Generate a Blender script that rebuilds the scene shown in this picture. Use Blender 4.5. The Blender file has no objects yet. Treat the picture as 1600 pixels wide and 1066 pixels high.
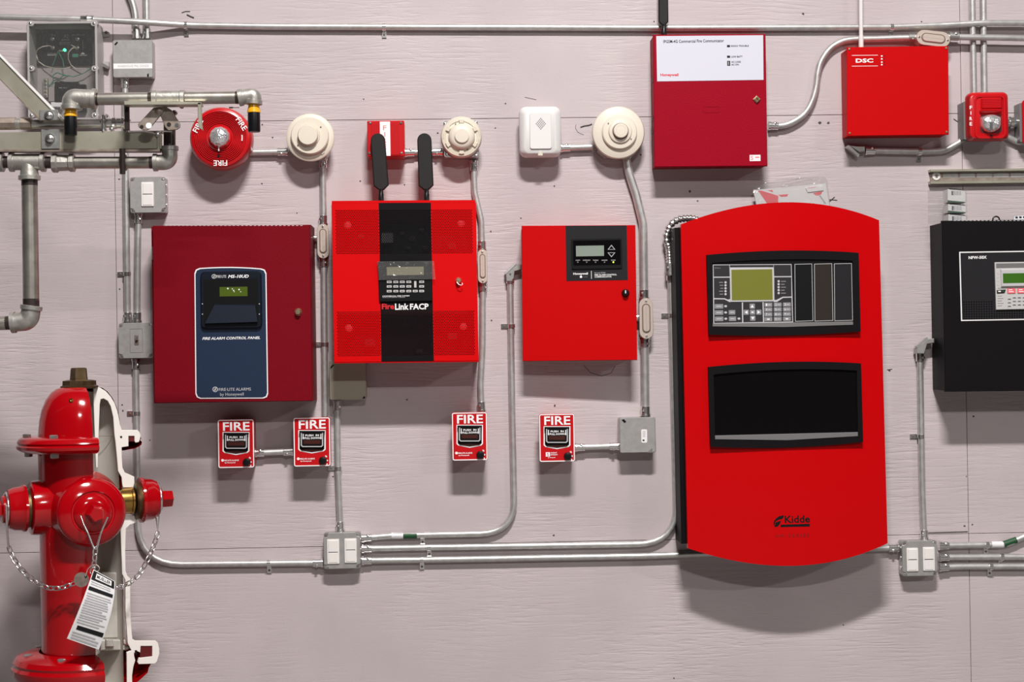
import bpy, bmesh, math, random
from mathutils import Vector, Matrix
random.seed(7)
R_ = math.radians
scene = bpy.context.scene
COL = scene.collection

# ---------------------------------------------------------------- camera
F_PX, CX, CY, D = 2500.0, 800.0, 533.0, 4.587
cam_d = bpy.data.cameras.new('camera')
cam_d.sensor_width = 36.0
cam_d.lens = 36.0 * F_PX / 1600.0
cam = bpy.data.objects.new('camera', cam_d)
COL.objects.link(cam)
CAM = Vector((0.0, -D, 1.0))
RM = Matrix.Rotation(-0.036, 3, 'Z') @ Matrix.Rotation(math.pi / 2 + 0.005, 3, 'X') @ Matrix.Rotation(-0.0158, 3, 'Z')
cam.matrix_world = Matrix.Translation(CAM) @ RM.to_4x4()
scene.camera = cam

# ---------------------------------------------------------------- light and exposure
w = bpy.data.worlds.new('hall_light'); scene.world = w; w.use_nodes = True
w.node_tree.nodes['Background'].inputs[0].default_value = (0.93, 0.95, 1.0, 1)
w.node_tree.nodes['Background'].inputs[1].default_value = 0.018
def area(x, y, z, sx, sy, power, tgt, col=(1.0, 0.965, 0.945)):
    l = bpy.data.lights.new('ceiling_lamp', 'AREA'); l.shape = 'RECTANGLE'; l.size = sx; l.size_y = sy
    l.energy = power; l.color = col
    o = bpy.data.objects.new('ceiling_lamp', l); COL.objects.link(o); o.location = (x, y, z)
    o.rotation_euler = (Vector(tgt) - Vector((x, y, z))).to_track_quat('-Z', 'Y').to_euler()
# nearest high fixture, then the further ones behind the camera (all facing straight down)
area(0.36, -3.60, 4.90, 0.95, 0.25, 425, (0.36, -3.60, 0.0))
for lx, ly, pw in ((1.0, -9.0, 290), (8.6, -8.6, 350)):
    area(lx, ly, 4.90, 1.0, 0.25, pw, (lx, ly, 0.0))
scene.view_settings.view_transform = 'Standard'
scene.view_settings.look = 'None'
scene.view_settings.exposure = 0.13
scene.view_settings.gamma = 1.0
scene.view_settings.use_curve_mapping = False

# ---------------------------------------------------------------- pixel of the photograph -> point in the room
def ray(px, py):
    return RM @ Vector(((px - CX) / F_PX, -(py - CY) / F_PX, -1.0))
def P(px, py, d=0.0):
    r = ray(px, py); t = (-d - CAM.y) / r.y
    return CAM + r * t
def S(d=0.0):
    return (D - d) / F_PX

# ---------------------------------------------------------------- materials
def mat(name, col, rough=0.5, metal=0.0, bump=None, var=None, emit=None, spec=0.5, coat=0.0):
    m = bpy.data.materials.new(name); m.use_nodes = True
    nt = m.node_tree; b = nt.nodes['Principled BSDF']
    b.inputs['Base Color'].default_value = (*col, 1); b.inputs['Roughness'].default_value = rough
    b.inputs['Metallic'].default_value = metal; b.inputs['Specular IOR Level'].default_value = spec
    b.inputs['Coat Weight'].default_value = coat; b.inputs['Coat Roughness'].default_value = 0.08
    if emit:
        b.inputs['Emission Color'].default_value = (*emit[0], 1); b.inputs['Emission Strength'].default_value = emit[1]
    geo = nt.nodes.new('ShaderNodeNewGeometry')
    if bump:
        n = nt.nodes.new('ShaderNodeTexNoise'); n.inputs['Scale'].default_value = bump[0]; n.inputs['Detail'].default_value = 3
        nt.links.new(geo.outputs['Position'], n.inputs['Vector'])
        bp = nt.nodes.new('ShaderNodeBump'); bp.inputs['Strength'].default_value = bump[1]; bp.inputs['Distance'].default_value = 0.002
        nt.links.new(n.outputs['Fac'], bp.inputs['Height']); nt.links.new(bp.outputs['Normal'], b.inputs['Normal'])
    if var:                                   # var = (scale, other colour, amount)
        n = nt.nodes.new('ShaderNodeTexNoise'); n.inputs['Scale'].default_value = var[0]; n.inputs['Detail'].default_value = 4
        nt.links.new(geo.outputs['Position'], n.inputs['Vector'])
        rp = nt.nodes.new('ShaderNodeValToRGB')
        rp.color_ramp.elements[0].position = 0.35; rp.color_ramp.elements[1].position = 0.65
        rp.color_ramp.elements[0].color = (*col, 1)
        rp.color_ramp.elements[1].color = (*[c * (1 - var[2]) + v * var[2] for c, v in zip(col, var[1])], 1)
        nt.links.new(n.outputs['Fac'], rp.inputs['Fac']); nt.links.new(rp.outputs['Color'], b.inputs['Base Color'])
    return m
def clear_mat(name, tint, gloss, rough, op):
    m = bpy.data.materials.new(name); m.use_nodes = True; nt = m.node_tree
    out = nt.nodes['Material Output']; nt.nodes.remove(nt.nodes['Principled BSDF'])
    tr = nt.nodes.new('ShaderNodeBsdfTransparent'); tr.inputs[0].default_value = (*tint, 1)
    gl = nt.nodes.new('ShaderNodeBsdfGlossy'); gl.inputs['Color'].default_value = (*gloss, 1); gl.inputs['Roughness'].default_value = rough
    geo = nt.nodes.new('ShaderNodeNewGeometry')
    n = nt.nodes.new('ShaderNodeTexNoise'); n.inputs['Scale'].default_value = 60; nt.links.new(geo.outputs['Position'], n.inputs['Vector'])
    bp = nt.nodes.new('ShaderNodeBump'); bp.inputs['Strength'].default_value = 0.5; bp.inputs['Distance'].default_value = 0.006
    nt.links.new(n.outputs['Fac'], bp.inputs['Height']); nt.links.new(bp.outputs['Normal'], gl.inputs['Normal'])
    df = nt.nodes.new('ShaderNodeBsdfDiffuse'); df.inputs['Color'].default_value = (0.8, 0.79, 0.78, 1)
    m1 = nt.nodes.new('ShaderNodeMixShader'); m1.inputs[0].default_value = 0.3; nt.links.new(gl.outputs[0], m1.inputs[1]); nt.links.new(df.outputs[0], m1.inputs[2])
    mx = nt.nodes.new('ShaderNodeMixShader'); mx.inputs[0].default_value = op
    nt.links.new(tr.outputs[0], mx.inputs[1]); nt.links.new(m1.outputs[0], mx.inputs[2]); nt.links.new(mx.outputs[0], out.inputs[0])
    return m

def wall_mat():
    m = bpy.data.materials.new('painted_plywood'); m.use_nodes = True; nt = m.node_tree; b = nt.nodes['Principled BSDF']
    L = nt.links.new; N = nt.nodes.new
    geo = N('ShaderNodeNewGeometry')
    mp = N('ShaderNodeMapping'); mp.inputs['Scale'].default_value = (11.0, 1.0, 130.0); L(geo.outputs['Position'], mp.inputs['Vector'])
    warp = N('ShaderNodeTexNoise'); warp.inputs['Scale'].default_value = 1.8; warp.inputs['Detail'].default_value = 2; L(geo.outputs['Position'], warp.inputs['Vector'])
    ws = N('ShaderNodeVectorMath'); ws.operation = 'SCALE'; ws.inputs['Scale'].default_value = 4.0; L(warp.outputs['Color'], ws.inputs[0])
    wa = N('ShaderNodeVectorMath'); wa.operation = 'ADD'; L(mp.outputs[0], wa.inputs[0]); L(ws.outputs[0], wa.inputs[1])
    g = N('ShaderNodeTexNoise'); g.inputs['Scale'].default_value = 1.0; g.inputs['Detail'].default_value = 3; g.inputs['Roughness'].default_value = 0.55; L(wa.outputs[0], g.inputs['Vector'])
    r = N('ShaderNodeValToRGB'); r.color_ramp.elements[0].position = 0.30; r.color_ramp.elements[1].position = 0.52; L(g.outputs['Fac'], r.inputs['Fac'])
    patch = N('ShaderNodeTexNoise'); patch.inputs['Scale'].default_value = 2.6; patch.inputs['Detail'].default_value = 2; L(geo.outputs['Position'], patch.inputs['Vector'])
    pr = N('ShaderNodeValToRGB'); pr.color_ramp.elements[0].position = 0.40; pr.color_ramp.elements[1].position = 0.62; L(patch.outputs['Fac'], pr.inputs['Fac'])
    b1 = N('ShaderNodeBump'); b1.inputs['Distance'].default_value = 0.0016; L(r.outputs['Color'], b1.inputs['Height'])
    ml = N('ShaderNodeMath'); ml.operation = 'MULTIPLY_ADD'; ml.inputs[1].default_value = 0.5; ml.inputs[2].default_value = 0.03; L(pr.outputs['Color'], ml.inputs[0]); L(ml.outputs[0], b1.inputs['Strength'])
    fine = N('ShaderNodeTexNoise'); fine.inputs['Scale'].default_value = 170; fine.inputs['Detail'].default_value = 4; L(geo.outputs['Position'], fine.inputs['Vector'])
    b2 = N('ShaderNodeBump'); b2.inputs['Strength'].default_value = 0.22; b2.inputs['Distance'].default_value = 0.0012; L(fine.outputs['Fac'], b2.inputs['Height']); L(b1.outputs['Normal'], b2.inputs['Normal'])
    L(b2.outputs['Normal'], b.inputs['Normal'])
    c = N('ShaderNodeValToRGB'); c.color_ramp.elements[0].position = 0.3; c.color_ramp.elements[1].position = 0.7
    c.color_ramp.elements[0].color = (0.470, 0.408, 0.417, 1); c.color_ramp.elements[1].color = (0.545, 0.478, 0.480, 1)
    sc2 = N('ShaderNodeTexNoise'); sc2.inputs['Scale'].default_value = 3.0; sc2.inputs['Detail'].default_value = 5; L(geo.outputs['Position'], sc2.inputs['Vector'])
    L(sc2.outputs['Fac'], c.inputs['Fac']); L(c.outputs['Color'], b.inputs['Base Color'])
    b.inputs['Roughness'].default_value = 0.52; b.inputs['Specular IOR Level'].default_value = 0.35
    return m

M = dict(
    wall=wall_mat(),
    seam=mat('seam_shadow_gap', (0.18, 0.155, 0.155), 0.9),
    floor=mat('concrete_floor', (0.16, 0.15, 0.145), 0.6, var=(4, (0.12, 0.115, 0.11), 0.8)),
    ceil=mat('ceiling_paint', (0.30, 0.29, 0.28), 0.8),
    emt=mat('galvanised_conduit', (0.66, 0.65, 0.63), 0.38, 0.68, bump=(220, 0.08), var=(45, (0.45, 0.44, 0.43), 0.6)),
    bright=mat('bright_zinc', (0.80, 0.79, 0.78), 0.22, 0.95),
    boxm=mat('pressed_steel_box', (0.46, 0.45, 0.435), 0.45, 0.6, bump=(160, 0.1), var=(60, (0.38, 0.37, 0.355), 0.7)),
    boxside=mat('galvanised_box_side', (0.50, 0.50, 0.48), 0.4, 0.85, var=(80, (0.36, 0.36, 0.34), 0.7)),
    beigebox=mat('beige_steel_box', (0.36, 0.33, 0.26), 0.5, 0.5, bump=(160, 0.1)),
    diecast=mat('die_cast_beige', (0.62, 0.53, 0.46), 0.4, 0.45, bump=(120, 0.08)),
    diecast_dark=mat('die_cast_gap', (0.16, 0.12, 0.10), 0.6, 0.3),
    steel=mat('malleable_iron', (0.50, 0.49, 0.45), 0.42, 0.75, bump=(140, 0.22), var=(50, (0.35, 0.33, 0.30), 0.8)),
    pipe=mat('steel_pipe', (0.50, 0.48, 0.43), 0.36, 0.85, bump=(90, 0.08), var=(28, (0.33, 0.30, 0.27), 0.8)),
    darkpipe=mat('oiled_pipe_thread', (0.07, 0.055, 0.05), 0.35, 0.7),
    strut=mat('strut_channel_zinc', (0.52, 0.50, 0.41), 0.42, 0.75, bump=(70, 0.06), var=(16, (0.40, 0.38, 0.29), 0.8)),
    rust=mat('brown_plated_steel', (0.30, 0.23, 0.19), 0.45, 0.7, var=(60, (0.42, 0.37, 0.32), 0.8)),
    black=mat('black_plastic', (0.005, 0.005, 0.006), 0.35, spec=0.3),
    blackm=mat('black_powder_coat', (0.0048, 0.0040, 0.0050), 0.5, bump=(520, 0.25), spec=0.12),
    blackrub=mat('black_rubber', (0.013, 0.012, 0.012), 0.6, bump=(700, 0.3), spec=0.3),
    charcoal=mat('charcoal_label', (0.014, 0.0135, 0.0155), 0.5, bump=(600, 0.12), spec=0.2),
    darkgrey=mat('dark_grey_film', (0.032, 0.030, 0.034), 0.28),
    brownfilm=mat('brown_black_film', (0.028, 0.022, 0.018), 0.28),
    midgrey=mat('mid_grey_plastic', (0.16, 0.155, 0.155), 0.4),
    lightgrey=mat('light_grey_print', (0.50, 0.49, 0.50), 0.5),
    keygrey=mat('grey_key_print', (0.23, 0.23, 0.24), 0.5),
    keypale=mat('pale_rubber_key', (0.52, 0.51, 0.50), 0.5),
    glassblk=mat('smoked_glass', (0.004, 0.0035, 0.004), 0.06, spec=0.6),
    white=mat('white_print', (0.88, 0.87, 0.87), 0.5),
    whiteplate=mat('white_label_plate', (0.62, 0.62, 0.70), 0.45),
    paper=mat('white_paper', (0.80, 0.79, 0.79), 0.55),
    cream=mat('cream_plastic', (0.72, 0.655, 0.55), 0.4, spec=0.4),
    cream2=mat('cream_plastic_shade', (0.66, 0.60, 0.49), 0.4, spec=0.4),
    whitepl=mat('white_plastic', (0.74, 0.72, 0.70), 0.35),
    switch=mat('ivory_switch', (0.80, 0.77, 0.74), 0.3),
    dred=mat('maroon_texture_paint', (0.175, 0.003, 0.009), 0.45, bump=(420, 0.32), spec=0.08),
    red=mat('scarlet_powder_coat', (0.62, 0.0008, 0.002), 0.45, bump=(520, 0.10), spec=0.1),
    red2=mat('scarlet_smooth_paint', (0.52, 0.0005, 0.0015), 0.42, bump=(520, 0.06), spec=0.1),
    redk=mat('scarlet_satin_paint', (0.52, 0.0006, 0.002), 0.28, bump=(6, 0.05), spec=0.15),
    crim=mat('crimson_texture_paint', (0.30, 0.001, 0.013), 0.45, bump=(330, 0.34), spec=0.08),
    redpl=mat('red_plastic', (0.52, 0.004, 0.008), 0.28, spec=0.45),
    reddeep=mat('deep_red_inside', (0.10, 0.002, 0.003), 0.5),
    hyd=mat('red_enamel', (0.36, 0.0008, 0.004), 0.12, bump=(9, 0.10), spec=0.5, coat=0.35),
    cutwhite=mat('white_cut_paint', (0.80, 0.76, 0.71), 0.35),
    cavity=mat('cavity_primer', (0.52, 0.49, 0.44), 0.5),
    brass=mat('brass', (0.50, 0.30, 0.08), 0.25, 1.0, var=(40, (0.30, 0.18, 0.06), 0.6)),
    bronze=mat('weathered_bronze', (0.16, 0.105, 0.05), 0.4, 0.85, var=(60, (0.09, 0.06, 0.03), 0.8)),
    brasslock=mat('pale_brass_lock', (0.62, 0.52, 0.33), 0.3, 0.9),
    navy=mat('navy_label', (0.008, 0.021, 0.054), 0.4, bump=(700, 0.12)),
    navydk=mat('navy_black_plastic', (0.003, 0.006, 0.013), 0.4, spec=0.3),
    navyled=mat('navy_ledge', (0.005, 0.009, 0.020), 0.4, spec=0.25),
    lcdgreen=mat('green_lcd', (0.05, 0.075, 0.006), 0.3, emit=((0.06, 0.10, 0.006), 0.3)),
    lcdolive=mat('olive_lcd', (0.14, 0.145, 0.022), 0.3, emit=((0.16, 0.165, 0.02), 0.22), bump=(700, 0.1)),
    lcdgrey=mat('grey_lcd', (0.24, 0.28, 0.24), 0.3),
    lcdbeige=mat('beige_lcd', (0.28, 0.26, 0.17), 0.3),
    lcddark=mat('dark_green_lcd', (0.03, 0.10, 0.008), 0.3, emit=((0.03, 0.11, 0.005), 0.3)),
    led=mat('green_led', (0.05, 0.7, 0.2), 0.3, emit=((0.05, 1.0, 0.35), 6.0)),
    ledy=mat('yellow_led', (0.5, 0.7, 0.05), 0.3, emit=((0.55, 0.85, 0.05), 3.0)),
    lens=mat('faceted_lens', (0.93, 0.93, 0.94), 0.13, 0.8, bump=(150, 1.0)),
    edge=mat('painted_lit_edge', (0.80, 0.80, 0.78), 0.35, 0.25),  # near-white colour paints in the light catching the brace's upper lip
    yellow=mat('amber_plug', (0.75, 0.36, 0.01), 0.25),
    redprint=mat('red_print', (0.66, 0.008, 0.015), 0.5),
    pinkprint=mat('salmon_print', (0.80, 0.13, 0.15), 0.5),
    green=mat('green_label', (0.008, 0.07, 0.022), 0.5),
    greenwire=mat('green_wire', (0.03, 0.20, 0.12), 0.4),
    wire=mat('tan_wire', (0.55, 0.50, 0.42), 0.5),
    greyplast=mat('grey_enclosure_plastic', (0.40, 0.38, 0.37), 0.4),
    encl_in=mat('enclosure_inside', (0.33, 0.30, 0.29), 0.6),
    graprint=mat('grey_small_print', (0.45, 0.44, 0.46), 0.6),
    darkbrown=mat('dark_brown_handle', (0.055, 0.012, 0.008), 0.3),
    clear=clear_mat('clear_cover', (0.95, 0.95, 0.95), (0.85, 0.85, 0.85), 0.10, 0.10),
    film=clear_mat('clear_film', (0.96, 0.96, 0.96), (0.9, 0.9, 0.9), 0.12, 0.13),
)

# ---------------------------------------------------------------- shape helpers
class Mb:
    """collects vertices and faces of ONE mesh"""
    def __init__(s): s.v = []; s.f = []
    def add(s, v, f):
        o = len(s.v); s.v += [Vector(p) for p in v]; s.f += [[i + o for i in q] for q in f]; return s
def area2(o): return sum(o[i][0] * o[(i + 1) % len(o)][1] - o[(i + 1) % len(o)][0] * o[i][1] for i in range(len(o)))
def inset(o, t):
    n = len(o); sg = 1 if area2(o) > 0 else -1; r = []
    for i in range(n):
        a, b, c = Vector(o[i - 1]), Vector(o[i]), Vector(o[(i + 1) % n])
        e1 = (b - a); e2 = (c - b)
        if e1.length < 1e-9 or e2.length < 1e-9: r.append(b); continue
        e1.normalize(); e2.normalize()
        n1 = Vector((-e1.y, e1.x)) * sg; n2 = Vector((-e2.y, e2.x)) * sg
        m = n1 + n2; k = max(0.35, 1 + n1.dot(n2)); r.append(b + m * (t / k))
    return [(p.x, p.y) for p in r]
def prism(o, d0, d1, bev=0.0):
    """outline o in (x, z); from depth d0 (back) to d1 (front), local y = -depth"""
    if area2(o) < 0: o = o[::-1]
    n = len(o); rings = [(o, d0), (o, d1 - bev)]
    if bev: rings.append((inset(o, bev), d1))
    v = [(p[0], -d, p[1]) for ring, d in rings for p in ring]
    f = [list(range(n))[::-1]]
    for k in range(len(rings) - 1):
        for i in range(n):
            j = (i + 1) % n
            f.append([k * n + i, k * n + j, (k + 1) * n + j, (k + 1) * n + i])
    f.append([(len(rings) - 1) * n + i for i in range(n)])
    return v, f
def ringprism(o, q, d0, d1):
    n = len(o); v = [(p[0], -d, p[1]) for d in (d0, d1) for r in (o, q) for p in r]; f = []
    if area2(o) < 0:
        o = o[::-1]; q = q[::-1]; v = [(p[0], -d, p[1]) for d in (d0, d1) for r in (o, q) for p in r]
    for i in range(n):
        j = (i + 1) % n
        f += [[i, j, 2 * n + j, 2 * n + i], [2 * n + i, 2 * n + j, 3 * n + j, 3 * n + i],
              [n + j, n + i, 3 * n + i, 3 * n + j], [j, i, n + i, n + j]]
    return v, f
def rr(cx, cz, w, h, r=0.0, n=4):
    if r <= 0: return [(cx - w / 2, cz - h / 2), (cx + w / 2, cz - h / 2), (cx + w / 2, cz + h / 2), (cx - w / 2, cz + h / 2)]
    r = min(r, w / 2 - 1e-6, h / 2 - 1e-6); o = []
    for k, (sx, sz) in enumerate(((1, -1), (1, 1), (-1, 1), (-1, -1))):
        for i in range(n + 1):
            a = -math.pi / 2 + k * math.pi / 2 + i / n * math.pi / 2
            o.append((cx + sx * (w / 2 - r) + r * math.cos(a), cz + sz * (h / 2 - r) + r * math.sin(a)))
    return o
def circ(cx, cz, r, n=20, a0=0.0): return [(cx + r * math.cos(a0 + 2 * math.pi * i / n), cz + r * math.sin(a0 + 2 * math.pi * i / n)) for i in range(n)]
def boxv(c, sx, sy, sz, m=None):
    v = [Vector((x * sx / 2, y * sy / 2, z * sz / 2)) for x in (-1, 1) for y in (-1, 1) for z in (-1, 1)]
    if m: v = [m @ p for p in v]
    v = [p + Vector(c) for p in v]
    return v, [[0, 1, 3, 2], [4, 6, 7, 5], [0, 4, 5, 1], [2, 3, 7, 6], [0, 2, 6, 4], [1, 5, 7, 3]]
def frame_of(dirv):
    t = Vector(dirv).normalized(); a = Vector((0, 0, 1)) if abs(t.z) < 0.9 else Vector((1, 0, 0))
    u = t.cross(a).normalized(); return t, u, t.cross(u).normalized()
def tube(pts, r, seg=12, closed=False, cap=True, radii=None):
    pts = [Vector(p) for p in pts]; n = len(pts); v = []; f = []
    T = []
    for i in range(n):
        a = pts[i - 1] if (i or closed) else pts[i]; b = pts[(i + 1) % n] if (i < n - 1 or closed) else pts[i]
        T.append((b - a).normalized())
    t, u, w_ = frame_of(T[0])
    for i in range(n):
        if i:
            q = T[i - 1].rotation_difference(T[i]); u = q @ u
        u = (u - T[i] * u.dot(T[i])).normalized(); w_ = T[i].cross(u)
        rad = radii[i] if radii else r
        for k in range(seg):
            a = 2 * math.pi * k / seg; v.append(pts[i] + (u * math.cos(a) + w_ * math.sin(a)) * rad)
    for i in range(n if closed else n - 1):
        j = (i + 1) % n
        for k in range(seg):
            l = (k + 1) % seg; f.append([i * seg + k, i * seg + l, j * seg + l, j * seg + k])
    if cap and not closed:
        f.append(list(range(seg))[::-1]); f.append([(n - 1) * seg + k for k in range(seg)])
    return v, f
def revolve(c, ax, prof, seg=28, a0=0.0, a1=2 * math.pi, u=None):
    """prof = [(radius, distance along ax)]"""
    c = Vector(c); t, uu, w_ = frame_of(ax)
    if u is not None: uu = Vector(u).normalized(); w_ = t.cross(uu).normalized()
    full = abs(a1 - a0 - 2 * math.pi) < 1e-6; ns = seg if full else seg + 1; v = []; f = []
    for (r, h) in prof:
        for k in range(ns):
            a = a0 + (a1 - a0) * k / seg
            v.append(c + t * h + (uu * math.cos(a) + w_ * math.sin(a)) * max(r, 1e-5))
    for i in range(len(prof) - 1):
        for k in range(seg):
            l = (k + 1) % ns; f.append([i * ns + k, i * ns + l, (i + 1) * ns + l, (i + 1) * ns + k])
    if full:
        f.append(list(range(ns))[::-1]); f.append([(len(prof) - 1) * ns + k for k in range(ns)])
    return v, f
def fillet(pts, rad, n=8):
    pts = [Vector(p) for p in pts]; out = [pts[0]]
    for i in range(1, len(pts) - 1):
        a, b, c = pts[i - 1], pts[i], pts[i + 1]
        r_ = rad[i] if isinstance(rad, (list, tuple)) else rad
        e1 = (a - b); e2 = (c - b); ang = e1.angle(e2)
        if ang > math.pi - 0.02 or r_ <= 0: out.append(b); continue
        k = min(r_ / math.tan(ang / 2), e1.length * 0.49, e2.length * 0.49)
        p, q = b + e1.normalized() * k, b + e2.normalized() * k
        for j in range(n + 1):
            t = j / n; out.append(p * (1 - t) ** 2 * 1 + b * 2 * t * (1 - t) + q * t * t)
    out.append(pts[-1]); return out
def spline(pts, n=7):
    pts = [Vector(p) for p in pts]; o = []
    for i in range(len(pts) - 1):
        a, b, c, d = pts[max(i - 1, 0)], pts[i], pts[i + 1], pts[min(i + 2, len(pts) - 1)]
        for j in range(n):
            t = j / n; o.append(0.5 * ((2 * b) + (c - a) * t + (2 * a - 5 * b + 4 * c - d) * t * t + (3 * b - a - 3 * c + d) * t ** 3))
    o.append(pts[-1]); return o
def arc3(p0, pm, p1, n=12):
    """pixel arc through three points, as a parabola"""
    o = []
    for i in range(n + 1):
        t = i / n; a, b, c = (2 * t - 1) * (t - 1), 4 * t * (1 - t), t * (2 * t - 1)
        o.append((p0[0] * a + pm[0] * b + p1[0] * c, p0[1] * a + pm[1] * b + p1[1] * c))
    return o

def link_mesh(name, v, f, m, parent=None, ang=35, recalc=True):
    me = bpy.data.meshes.new(name); me.from_pydata([tuple(p) for p in v], [], f)
    if recalc:
        bm = bmesh.new(); bm.from_mesh(me); bmesh.ops.recalc_face_normals(bm, faces=bm.faces); bm.to_mesh(me); bm.free()
    me.polygons.foreach_set('use_smooth', [True] * len(me.polygons))
    me.set_sharp_from_angle(angle=R_(ang))
    me.materials.append(m)
    o = bpy.data.objects.new(name, me); COL.objects.link(o)
    if parent is not None: o.parent = parent
    return o

class T:
    """one thing: an Empty at its base on the wall; parts are built in its own frame (x right, -y off the wall, z up)"""
    def __init__(s, name, label, cat, px, py, d=0.0, tilt=0.0, group=None, mx=None, owner=None, swing=0.0):
        m = mx if mx is not None else Matrix.Translation(P(px, py, d)) @ Matrix.Rotation(tilt, 4, 'Y') @ Matrix.Rotation(swing, 4, 'Z')
        s.M = m; s.I = m.inverted(); s.base = None
        if owner is None:
            o = bpy.data.objects.new(name, None); o.empty_display_size = 0.02; COL.objects.link(o); o.matrix_world = m
            o['label'] = label; o['category'] = cat
            if group: o['group'] = group
            s.root = o
        else:
            s.root = owner.root; s.base = owner.I @ m
        s.ro = s.I @ CAM; s.R3 = s.I.to_3x3()
    def l(s, px, py, d=0.0):
        r = s.R3 @ ray(px, py); t = (-d - s.ro.y) / r.y; return s.ro + r * t
    def sc(s, d): return (D - d + s.M.translation.y) / F_PX
    def add(s, name, vf, m, parent=None, ang=35, recalc=True):
        v, f = (vf.v, vf.f) if isinstance(vf, Mb) else vf
        o = link_mesh(name, v, f, m, parent or s.root, ang, recalc)
        if parent is None and s.base is not None: o.matrix_local = s.base
        return o
    def rect_o(s, r, d, rad=0.0, n=4):
        c = s.l((r[0] + r[2]) / 2, (r[1] + r[3]) / 2, d); k = s.sc(d)
        return rr(c.x, c.z, (r[2] - r[0]) * k, (r[3] - r[1]) * k, rad * k, n)
    def rect(s, name, r, d0, d1, m, rad=0.0, bev=0.0, parent=None):
        return s.add(name, prism(s.rect_o(r, d1, rad), d0, d1, bev), m, parent)
    def ring(s, name, r, t, d0, d1, m, rad=0.0, parent=None):
        o = s.rect_o(r, d1, rad); k = s.sc(d1)
        return s.add(name, ringprism(o, inset(o, t * k), d0, d1), m, parent)
    def pts(s, pts, d): return [(lambda q: (q.x, q.z))(s.l(x, y, d)) for x, y in pts]
    def poly(s, name, pts, d0, d1, m, bev=0.0, parent=None):
        return s.add(name, prism(s.pts(pts, d1), d0, d1, bev), m, parent)
    def lathe(s, name, px, py, d, prof, m, seg=32, parent=None, ang=35, ax=(0, -1, 0)):
        """prof: (radius in px, distance off the wall in m)"""
        c = s.l(px, py, d); k = s.sc(d); c.y = 0
        return s.add(name, revolve(c, ax, [(r * k, h) for r, h in prof], seg), m, parent, ang)
    def tube(s, name, pts, r, m, parent=None, fil=0.0, seg=12, rad_px=False, closed=False):
        q = [s.l(*p) for p in pts]
        if fil: q = fillet(q, fil)
        return s.add(name, tube(q, r, seg, closed), m, parent, 60)
    def text(s, name, body, r, d, m, parent=None, rot=0.0, bold=0.0, shear=0.0, res=2, sp=1.0):
        v, f = text_mesh(body, bold, shear, res, sp)
        c = s.l((r[0] + r[2]) / 2, (r[1] + r[3]) / 2, d); k = s.sc(d); w_, h_ = (r[2] - r[0]) * k, (r[3] - r[1]) * k
        ca, sa = math.cos(rot), math.sin(rot); o = []
        for x, y in v:
            x, y = x * w_, y * h_
            o.append((c.x + x * ca + y * sa, c.y - 0.0002, c.z - x * sa + y * ca))
        return s.add(name, (o, f), m, parent, recalc=False)

_tc = {}
def text_mesh(body, bold, shear, res, sp):
    key = (body, bold, shear, res, sp)
    if key in _tc: return _tc[key]
    cu = bpy.data.curves.new('lettering_curve', 'FONT'); cu.body = body; cu.resolution_u = res; cu.offset = bold; cu.shear = shear
    cu.space_character = sp; cu.fill_mode = 'FRONT'; cu.size = 1.0
    o = bpy.data.objects.new('lettering_curve', cu); COL.objects.link(o)
    me = bpy.data.meshes.new_from_object(o)
    v = [(p.co.x, p.co.y) for p in me.vertices]; f = [list(p.vertices) for p in me.polygons]
    fn = []
    for q in f:                               # face the camera (counter-clockwise in x, y)
        a = sum(v[q[i]][0] * v[q[(i + 1) % len(q)]][1] - v[q[(i + 1) % len(q)]][0] * v[q[i]][1] for i in range(len(q)))
        fn.append(q if a > 0 else q[::-1])
    bpy.data.objects.remove(o); bpy.data.curves.remove(cu); bpy.data.meshes.remove(me)
    x0 = min(p[0] for p in v); x1 = max(p[0] for p in v); y0 = min(p[1] for p in v); y1 = max(p[1] for p in v)
    v = [((x - (x0 + x1) / 2) / (x1 - x0), (y - (y0 + y1) / 2) / (y1 - y0)) for x, y in v]
    _tc[key] = (v, fn); return _tc[key]

def screw(t, px, py, d, r_px, m, parent=None, name='screw', slot=True):
    o = t.lathe(name, px, py, d, [(r_px, d), (r_px, d + 0.0015), (r_px * 0.6, d + 0.0028), (0.0, d + 0.003)], m, 10, parent)
    return o
# ---------------------------------------------------------------- the setting
def structure(name, vf, m, parent=None):
    o = link_mesh(name, vf[0], vf[1], m, parent); 
    if parent is None: o['kind'] = 'structure'
    return o
XL = (P(177, 190).x + P(189, 862).x) / 2; XR = (P(1503, 179).x + P(1513, 833).x) / 2
ZT = (P(177, 190).z + P(1503, 179).z) / 2; ZB = (P(189, 862).z + P(1513, 833).z) / 2
SW = XR - XL
wall = structure('wall_back', boxv((0, 0.075, 2.7), 7.4, 0.12, 5.4), M['seam'])
zr = [(ZT + 2.438, 5.4), (ZT + 1.219, ZT + 2.438), (ZT, ZT + 1.219), (ZB, ZT), (0.0, ZB)]
for zi, (z0, z1) in enumerate(zr):
    for x0, x1 in ((XL - SW, XL), (XL, XR), (XR, XR + SW)):
        g = 0.0007
        structure('plywood_sheet', prism(rr((x0 + x1) / 2, (z0 + z1) / 2, x1 - x0 - 2 * g, z1 - z0 - 2 * g, 0), -0.016, 0.0, 0.0006), M['wall'], wall)
structure('floor', boxv((3, -5.5, -0.05), 16.0, 11.2, 0.1), M['floor'])
structure('ceiling', boxv((3, -5.5, 5.46), 16.0, 11.2, 0.1), M['ceil'])
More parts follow.
